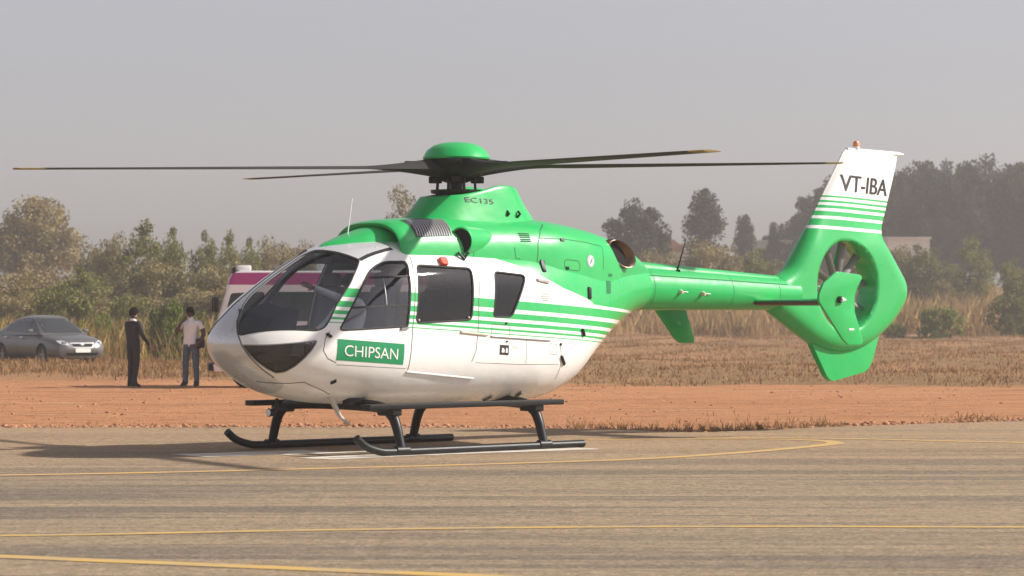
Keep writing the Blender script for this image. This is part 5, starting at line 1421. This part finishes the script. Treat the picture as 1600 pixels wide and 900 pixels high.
for x in (1.62, -1.35):
    for sg in (-1, 1):
        q = MB().tube([(x, sg * 0.55, 0.36), (x, sg * 1.1, 0.36)], 0.42, 28); carve(vbody, q.v, q.f, van)
        wheel(van, x, sg * 0.76, 0.36, 0.22, sg, M_grey)
        MB().tube([(x, sg * 0.53, 0.38), (x, sg * 0.56, 0.38)], 0.44, 20).build('wheel_well', M_dark, van)
vbody.data.polygons.foreach_set('use_smooth', [True] * len(vbody.data.polygons)); vbody.data.set_sharp_from_angle(angle=rad(35))
for sg in (-1, 1):
    for wx in ([(1.35, 1.40), (2.22, 1.42), (2.06, 2.02), (1.35, 2.05)], [(0.15, 1.42), (1.2, 1.42), (1.2, 2.05), (0.15, 2.05)], [(-2.1, 1.42), (-0.05, 1.42), (-0.05, 2.05), (-2.1, 2.05)]):
        decal('side_window', VB, rounded(wx, 0.06), M_carglass, van, CS[sg], 0.004, 0.3)
    MB().box(2.32, 2.44, sg * 0.93, sg * 1.12, 1.62, 1.94).build('side_mirror', M_black, van, bevel=0.03)
    MB().box(2.36, 2.46, sg * 0.55, sg * 0.80, 0.80, 1.0).build('headlight', pmat('lamp_glass', (0, 0, 0)), van, bevel=0.03)
decal('windscreen', VB, rounded([(-0.76, 1.42), (0.76, 1.42), (0.70, 2.12), (-0.70, 2.12)], 0.08), M_carglass, van, CF, 0.004, 0.3)
MB().box(1.62, 1.92, -0.62, 0.62, 2.50, 2.62).build('light_bar', pmat('light_bar_white', (0.8, 0.78, 0.76), 0.3), van, bevel=0.03)
for y in (-0.30, -0.62, 0.3, 0.62): MB().box(1.95, 2.02, y - 0.07, y + 0.07, 2.46, 2.58).build('marker_lamp', M_black, van, bevel=0.02)
MB().box(2.40, 2.54, -0.85, 0.85, 0.36, 0.52).build('bumper', M_black, van, bevel=0.03)
for z in (0.95, 1.15): ribbon('body_trim', VB, [(-2.4, z), (1.3, z)], 0.03, M_grey, van, CS[1], 0.004)

# ================================================================ PEOPLE
def person(name, label, loc, rz, J, mats, hair, hem=0.0, short=0.0):
    """one continuous skinned figure; J: joint -> (x, y, z, radius x, radius y); facing local -y"""
    order = list(J.keys()); idx = {k: i for i, k in enumerate(order)}
    E = [('pelvis', 'waist', 'top'), ('waist', 'chest', 'top'), ('chest', 'neck', 'top'), ('neck', 'jaw', 'skin'), ('jaw', 'head', 'skin'), ('head', 'crown', 'skin'), ('jaw', 'chin', 'skin'), ('head', 'nose', 'skin')]
    for s in 'LR':
        E += [('chest', 'shoulder' + s, 'top'), ('shoulder' + s, 'elbow' + s, 'sleeve'), ('elbow' + s, 'wrist' + s, 'fore'), ('wrist' + s, 'palm' + s, 'skin'),
              ('pelvis', 'hip' + s, 'leg'), ('hip' + s, 'knee' + s, 'leg'), ('knee' + s, 'ankle' + s, 'leg'), ('ankle' + s, 'toe' + s, 'shoe'), ('ankle' + s, 'heel' + s, 'shoe')]
    vs = [list(J[k][:3]) for k in order]; rr = [J[k][3:5] for k in order]; ed = [(idx[a], idx[b]) for a, b, _ in E]; zone = [z for *_, z in E]
    for s in 'LR':   # five fingers on each hand
        w = Vector(J['wrist' + s][:3]); p = Vector(J['palm' + s][:3]); d = (p - w).normalized()
        sx = 1 if s == 'L' else -1
        across = d.cross(Vector((sx, 0.2, 0.1))).normalized()
        curl = across.cross(d).normalized() * sx
        for k, (off, ln) in enumerate(((-0.027, 0.062), (-0.009, 0.072), (0.009, 0.068), (0.027, 0.052))):
            a = p + across * off + d * 0.028; m = a + d * ln * 0.55 - curl * 0.006; t = a + d * ln * 0.95 - curl * 0.022
            i0 = len(vs); vs += [list(a), list(m), list(t)]; rr += [(0.0095, 0.0095), (0.0085, 0.0085), (0.007, 0.007)]
            ed += [(idx['palm' + s], i0), (i0, i0 + 1), (i0 + 1, i0 + 2)]; zone += ['skin'] * 3
        a = w + (p - w) * 0.55 - across * 0.038; t = a + d * 0.045 - across * 0.018
        i0 = len(vs); vs += [list(a), list(t)]; rr += [(0.011, 0.011), (0.008, 0.008)]
        ed += [(idx['palm' + s], i0), (i0, i0 + 1)]; zone += ['skin'] * 2
    me = bpy.data.meshes.new(name); me.from_pydata(vs, ed, []); me.update()
    ob = bpy.data.objects.new(name, me); COL.objects.link(ob)
    sk = ob.modifiers.new('skin', 'SKIN'); sk.use_smooth_shade = True; sk.branch_smoothing = 0.3
    lay = me.skin_vertices[0].data if me.skin_vertices else None
    if lay is None:
        bm = bmesh.new(); bm.from_mesh(me); bm.verts.layers.skin.verify(); bm.to_mesh(me); bm.free(); lay = me.skin_vertices[0].data
    for i, r in enumerate(rr): lay[i].radius = r; lay[i].use_root = (i == idx['pelvis'])
    sb = ob.modifiers.new('sub', 'SUBSURF'); sb.levels = 2; sb.render_levels = 2
    bpy.context.view_layer.update()
    new = bpy.data.meshes.new_from_object(ob.evaluated_get(bpy.context.evaluated_depsgraph_get()))
    ob.modifiers.clear(); ob.data = new; new.name = name
    names = list(dict.fromkeys(mats.values())); new.materials.clear()
    for m_ in names: new.materials.append(m_)
    A = np.array([vs[a] for a, b_ in ed]); Bv = np.array([vs[b_] for a, b_ in ed]); R0 = np.array([(rr[a][0] + rr[b_][0]) / 2 for a, b_ in ed])
    for p in new.polygons:
        c = np.array(p.center); d = Bv - A; t = np.clip(((c - A) * d).sum(1) / np.maximum((d * d).sum(1), 1e-9), 0, 1)
        dist = np.linalg.norm(c - (A + d * t[:, None]), axis=1) / R0
        zn = zone[int(np.argmin(dist))]
        if zn == 'top' and p.center.z < J['pelvis'][2] + hem: zn = 'leg'
        if zn == 'leg' and p.center.z > J['pelvis'][2] + hem: zn = 'top'
        if zn == 'sleeve' and short and np.linalg.norm(c - np.array(J['shoulderL' if c[0] > 0 else 'shoulderR'][:3])) > short: zn = 'skin'
        p.material_index = names.index(mats[zn]); p.use_smooth = True
    ob.location = loc; ob.rotation_euler = (0, 0, rz)
    tag(ob, label, 'person')
    # hair cap
    h = Vector(J['head'][:3]); cr = Vector(J['crown'][:3]); axis = (cr - h).normalized()
    rings = []
    for k in range(9):
        t = k / 8; ang = t * math.pi * 0.62; r = 0.098 * math.sin(math.pi * 0.62 - ang + 0.02) if k < 8 else 0.004
        hgt = 0.098 * -math.cos(math.pi * 0.62 - ang) * -1
        ring = []
        for i in range(20):
            a = 2 * math.pi * i / 20; c, s = math.cos(a), math.sin(a)
            rr_ = r * (1.0 + 0.05 * math.sin(3 * a + k)); dz = (-0.035 if s > 0 else 0.02) * (1 - t)
            ring.append(h + Vector((c * rr_ * 0.90, s * rr_ * 1.08 + 0.012, 0.012 + hgt * 1.15 + dz)))
        rings.append(ring)
    MB().loft(rings).build('hair', hair, ob, smooth=True, sharp=80)
    return ob
def stand():
    J = {'pelvis': (0, 0, 0.95, .145, .10), 'waist': (0, 0, 1.08, .135, .095), 'chest': (0, 0, 1.30, .155, .105), 'neck': (0, 0.005, 1.455, .058, .058), 'jaw': (0, -0.01, 1.54, .066, .072),
         'head': (0, -0.012, 1.62, .076, .092), 'crown': (0, 0.0, 1.69, .058, .07), 'chin': (0, -0.065, 1.525, .03, .028), 'nose': (0, -0.105, 1.60, .014, .016)}
    for s, k in (('L', 1), ('R', -1)):
        J.update({'shoulder' + s: (k * .185, 0.01, 1.40, .064, .066), 'elbow' + s: (k * .245, 0.04, 1.13, .047, .047), 'wrist' + s: (k * .265, -0.03, 0.89, .032, .030), 'palm' + s: (k * .268, -0.05, 0.82, .040, .020),
                  'hip' + s: (k * .095, 0, 0.88, .094, .096), 'knee' + s: (k * .10, -0.015, 0.50, .066, .068), 'ankle' + s: (k * .105, 0.015, 0.10, .048, .050), 'toe' + s: (k * .125, -0.15, 0.035, .042, .03), 'heel' + s: (k * .105, 0.06, 0.04, .038, .034)})
    return J
M_skin = pmat('brown_skin', (0.085, 0.042, 0.026), 0.55, noise=0.08)
M_palm = pmat('light_brown_skin', (0.36, 0.20, 0.13), 0.55, noise=0.08)
M_hair = pmat('black_hair', (0.007, 0.006, 0.005), 0.95, spec=0.08)
M_suit = pmat('black_suit', (0.010, 0.010, 0.013), 0.75, noise=0.2, nscale=20)
M_jean = pmat('blue_jeans', (0.075, 0.105, 0.165), 0.85, noise=0.3, nscale=15)
M_polo = pmat('pale_shirt', (0.84, 0.84, 0.88), 0.85, noise=0.06, nscale=6)
M_shoe = pmat('black_shoes', (0.012, 0.011, 0.010), 0.45)
M_shirt = pmat('white_shirt', (0.80, 0.80, 0.82), 0.85, noise=0.05, nscale=6)
# person in the black suit: seen from behind, one hand at the ear, the other held out
J = stand()
J.update({'elbowR': (-.245, -0.03, 1.13, .05, .05), 'wristR': (-.30, -0.17, 0.93, .034, .032), 'palmR': (-.32, -0.22, 0.875, .040, .02),
          'elbowL': (.21, -0.13, 1.15, .05, .05), 'wristL': (.13, -0.19, 1.39, .034, .032), 'palmL': (.105, -0.16, 1.46, .040, .022),
          'kneeL': (.10, -0.03, .50, .07, .072), 'kneeR': (-.07, -0.02, .50, .07, .072), 'ankleR': (-.09, .06, .10, .05, .05), 'toeR': (-.12, -.10, .035, .042, .03), 'heelR': (-.085, .10, .04, .038, .034)})
for k in ('chest', 'waist', 'pelvis', 'shoulderL', 'shoulderR'):
    v = J[k]; J[k] = (v[0] * 1.08, *v[1:3], v[3] * 1.18, v[4] * 1.15)
p1 = person('person', 'person in a black suit standing on the red earth, one hand held at the ear', (-7.48, 27.3, gz(-7.48, 27.3)), rad(140), J,
            {'top': M_suit, 'sleeve': M_suit, 'fore': M_suit, 'skin': M_palm, 'leg': M_suit, 'shoe': M_shoe}, M_hair, hem=-0.1)
MB().loft([[Vector((r * math.cos(t), 0.005 + r * math.sin(t), z + (0.012 if math.sin(t) > 0 else -0.02))) for t in [2 * math.pi * k / 18 for k in range(18)]] for r, z in ((0.072, 1.435), (0.070, 1.475), (0.062, 1.48))], cap=False).build('shirt_collar', M_shirt, p1, smooth=True)
ph = MB().box(-0.012, 0.012, -0.04, 0.04, -0.075, 0.075).build('mobile_phone', M_black, None, bevel=0.006)
q = Matrix.Rotation(rad(140), 3, 'Z') @ Vector((0.10, -0.13, 1.55)); ph.location = Vector(p1.location) + q; ph.rotation_euler = (rad(20), 0, rad(140))
tag(ph, 'dark mobile phone held to the ear by the person in black', 'phone')
# person in pale shirt and jeans, hand at the mouth, bag at the hip
J = stand()
J.update({'elbowR': (-.31, -0.12, 1.17, .048, .048), 'wristR': (-.13, -0.21, 1.38, .034, .032), 'palmR': (-.07, -0.19, 1.45, .040, .02),
          'elbowL': (.31, 0.02, 1.14, .048, .048), 'wristL': (.28, -0.14, 0.97, .034, .032), 'palmL': (.255, -0.19, 0.935, .040, .02),
          'shoulderL': (.205, 0.01, 1.395, .074, .074), 'shoulderR': (-.205, 0.01, 1.395, .074, .074), 'chest': (0, 0, 1.29, .18, .12), 'waist': (0, 0, 1.08, .165, .12), 'pelvis': (0, 0, .95, .165, .12),
          'jaw': (0, -0.02, 1.535, .066, .072), 'head': (0, -0.035, 1.61, .076, .092), 'crown': (0, -0.03, 1.68, .058, .07), 'hipL': (.10, 0, .88, .10, .10), 'hipR': (-.10, 0, .88, .10, .10),
          'kneeL': (.125, -.01, .5, .072, .074), 'kneeR': (-.125, -.01, .5, .072, .074), 'ankleL': (.14, .015, .10, .054, .056), 'ankleR': (-.14, .015, .10, .054, .056), 'toeL': (.165, -.15, .035, .044, .03), 'toeR': (-.165, -.15, .035, .044, .03), 'heelL': (.14, .06, .04, .04, .034), 'heelR': (-.14, .06, .04, .04, .034)})
p2 = person('person', 'person in a pale shirt and blue jeans, one hand raised to the face', (-6.24, 27.3, gz(-6.24, 27.3)), rad(-22), J,
            {'top': M_polo, 'sleeve': M_polo, 'fore': M_skin, 'skin': M_skin, 'leg': M_jean, 'shoe': M_shoe}, M_hair, hem=-0.03, short=0.17)
MB().loft([[Vector((r * math.cos(t), 0.005 + r * math.sin(t), z)) for t in [2 * math.pi * k / 18 for k in range(18)]] for r, z in ((0.072, 1.43), (0.072, 1.47), (0.064, 1.475))], cap=False).build('shirt_collar', M_polo, p2, smooth=True)
bag = MB().box(-0.05, 0.05, -0.13, 0.13, -0.11, 0.11).build('hip_bag', M_black, None, bevel=0.035)
bag.location = Vector(p2.location) + Matrix.Rotation(rad(-22), 3, 'Z') @ Vector((0.245, -0.04, 0.95)); bag.rotation_euler = (0.1, 0, rad(-22))
tag(bag, 'small black bag at the hip of the person in the pale shirt', 'bag')
# the pilot in the port seat, reaching up and forward
J = {'pelvis': (0, 0.05, 1.14, .15, .12), 'waist': (0, 0.08, 1.27, .14, .11), 'chest': (0, 0.10, 1.48, .165, .12), 'neck': (0, 0.08, 1.64, .06, .06), 'jaw': (0, 0.05, 1.72, .066, .072), 'head': (0, 0.045, 1.80, .076, .092), 'crown': (0, 0.055, 1.87, .058, .07), 'chin': (0, -0.005, 1.705, .03, .028), 'nose': (0, -0.045, 1.78, .014, .016)}
for s, k in (('L', 1), ('R', -1)):
    J.update({'shoulder' + s: (k * .19, 0.09, 1.57, .07, .07), 'elbow' + s: (k * .25, -0.08, 1.36, .05, .05), 'wrist' + s: (k * .17, -0.30, 1.28, .034, .032), 'palm' + s: (k * .15, -0.36, 1.27, .040, .022),
              'hip' + s: (k * .10, -0.02, 1.11, .10, .10), 'knee' + s: (k * .13, -0.44, 1.17, .072, .072), 'ankle' + s: (k * .08, -0.47, 0.93, .05, .05), 'toe' + s: (k * .08, -0.62, 0.885, .04, .03), 'heel' + s: (k * .08, -0.44, 0.885, .036, .03)})
J.update({'elbowL': (.13, -0.18, 1.63, .055, .055), 'wristL': (-.03, -0.42, 1.75, .038, .036), 'palmL': (-.06, -0.49, 1.78, .042, .024)})
for k in J:
    if not k.startswith(('ankle', 'toe', 'heel')): v = J[k]; J[k] = (v[0], v[1], v[2] + 0.12, v[3], v[4])
M3 = Matrix.Rotation(rad(43), 3, 'Z')
person('person', 'pilot in a white shirt sitting in the cockpit with one arm raised', M3 @ Vector((-2.08, -0.46, 0)), rad(43 - 90), J,
       {'top': M_shirt, 'sleeve': M_shirt, 'fore': M_shirt, 'skin': M_palm, 'leg': M_suit, 'shoe': M_shoe}, M_hair)
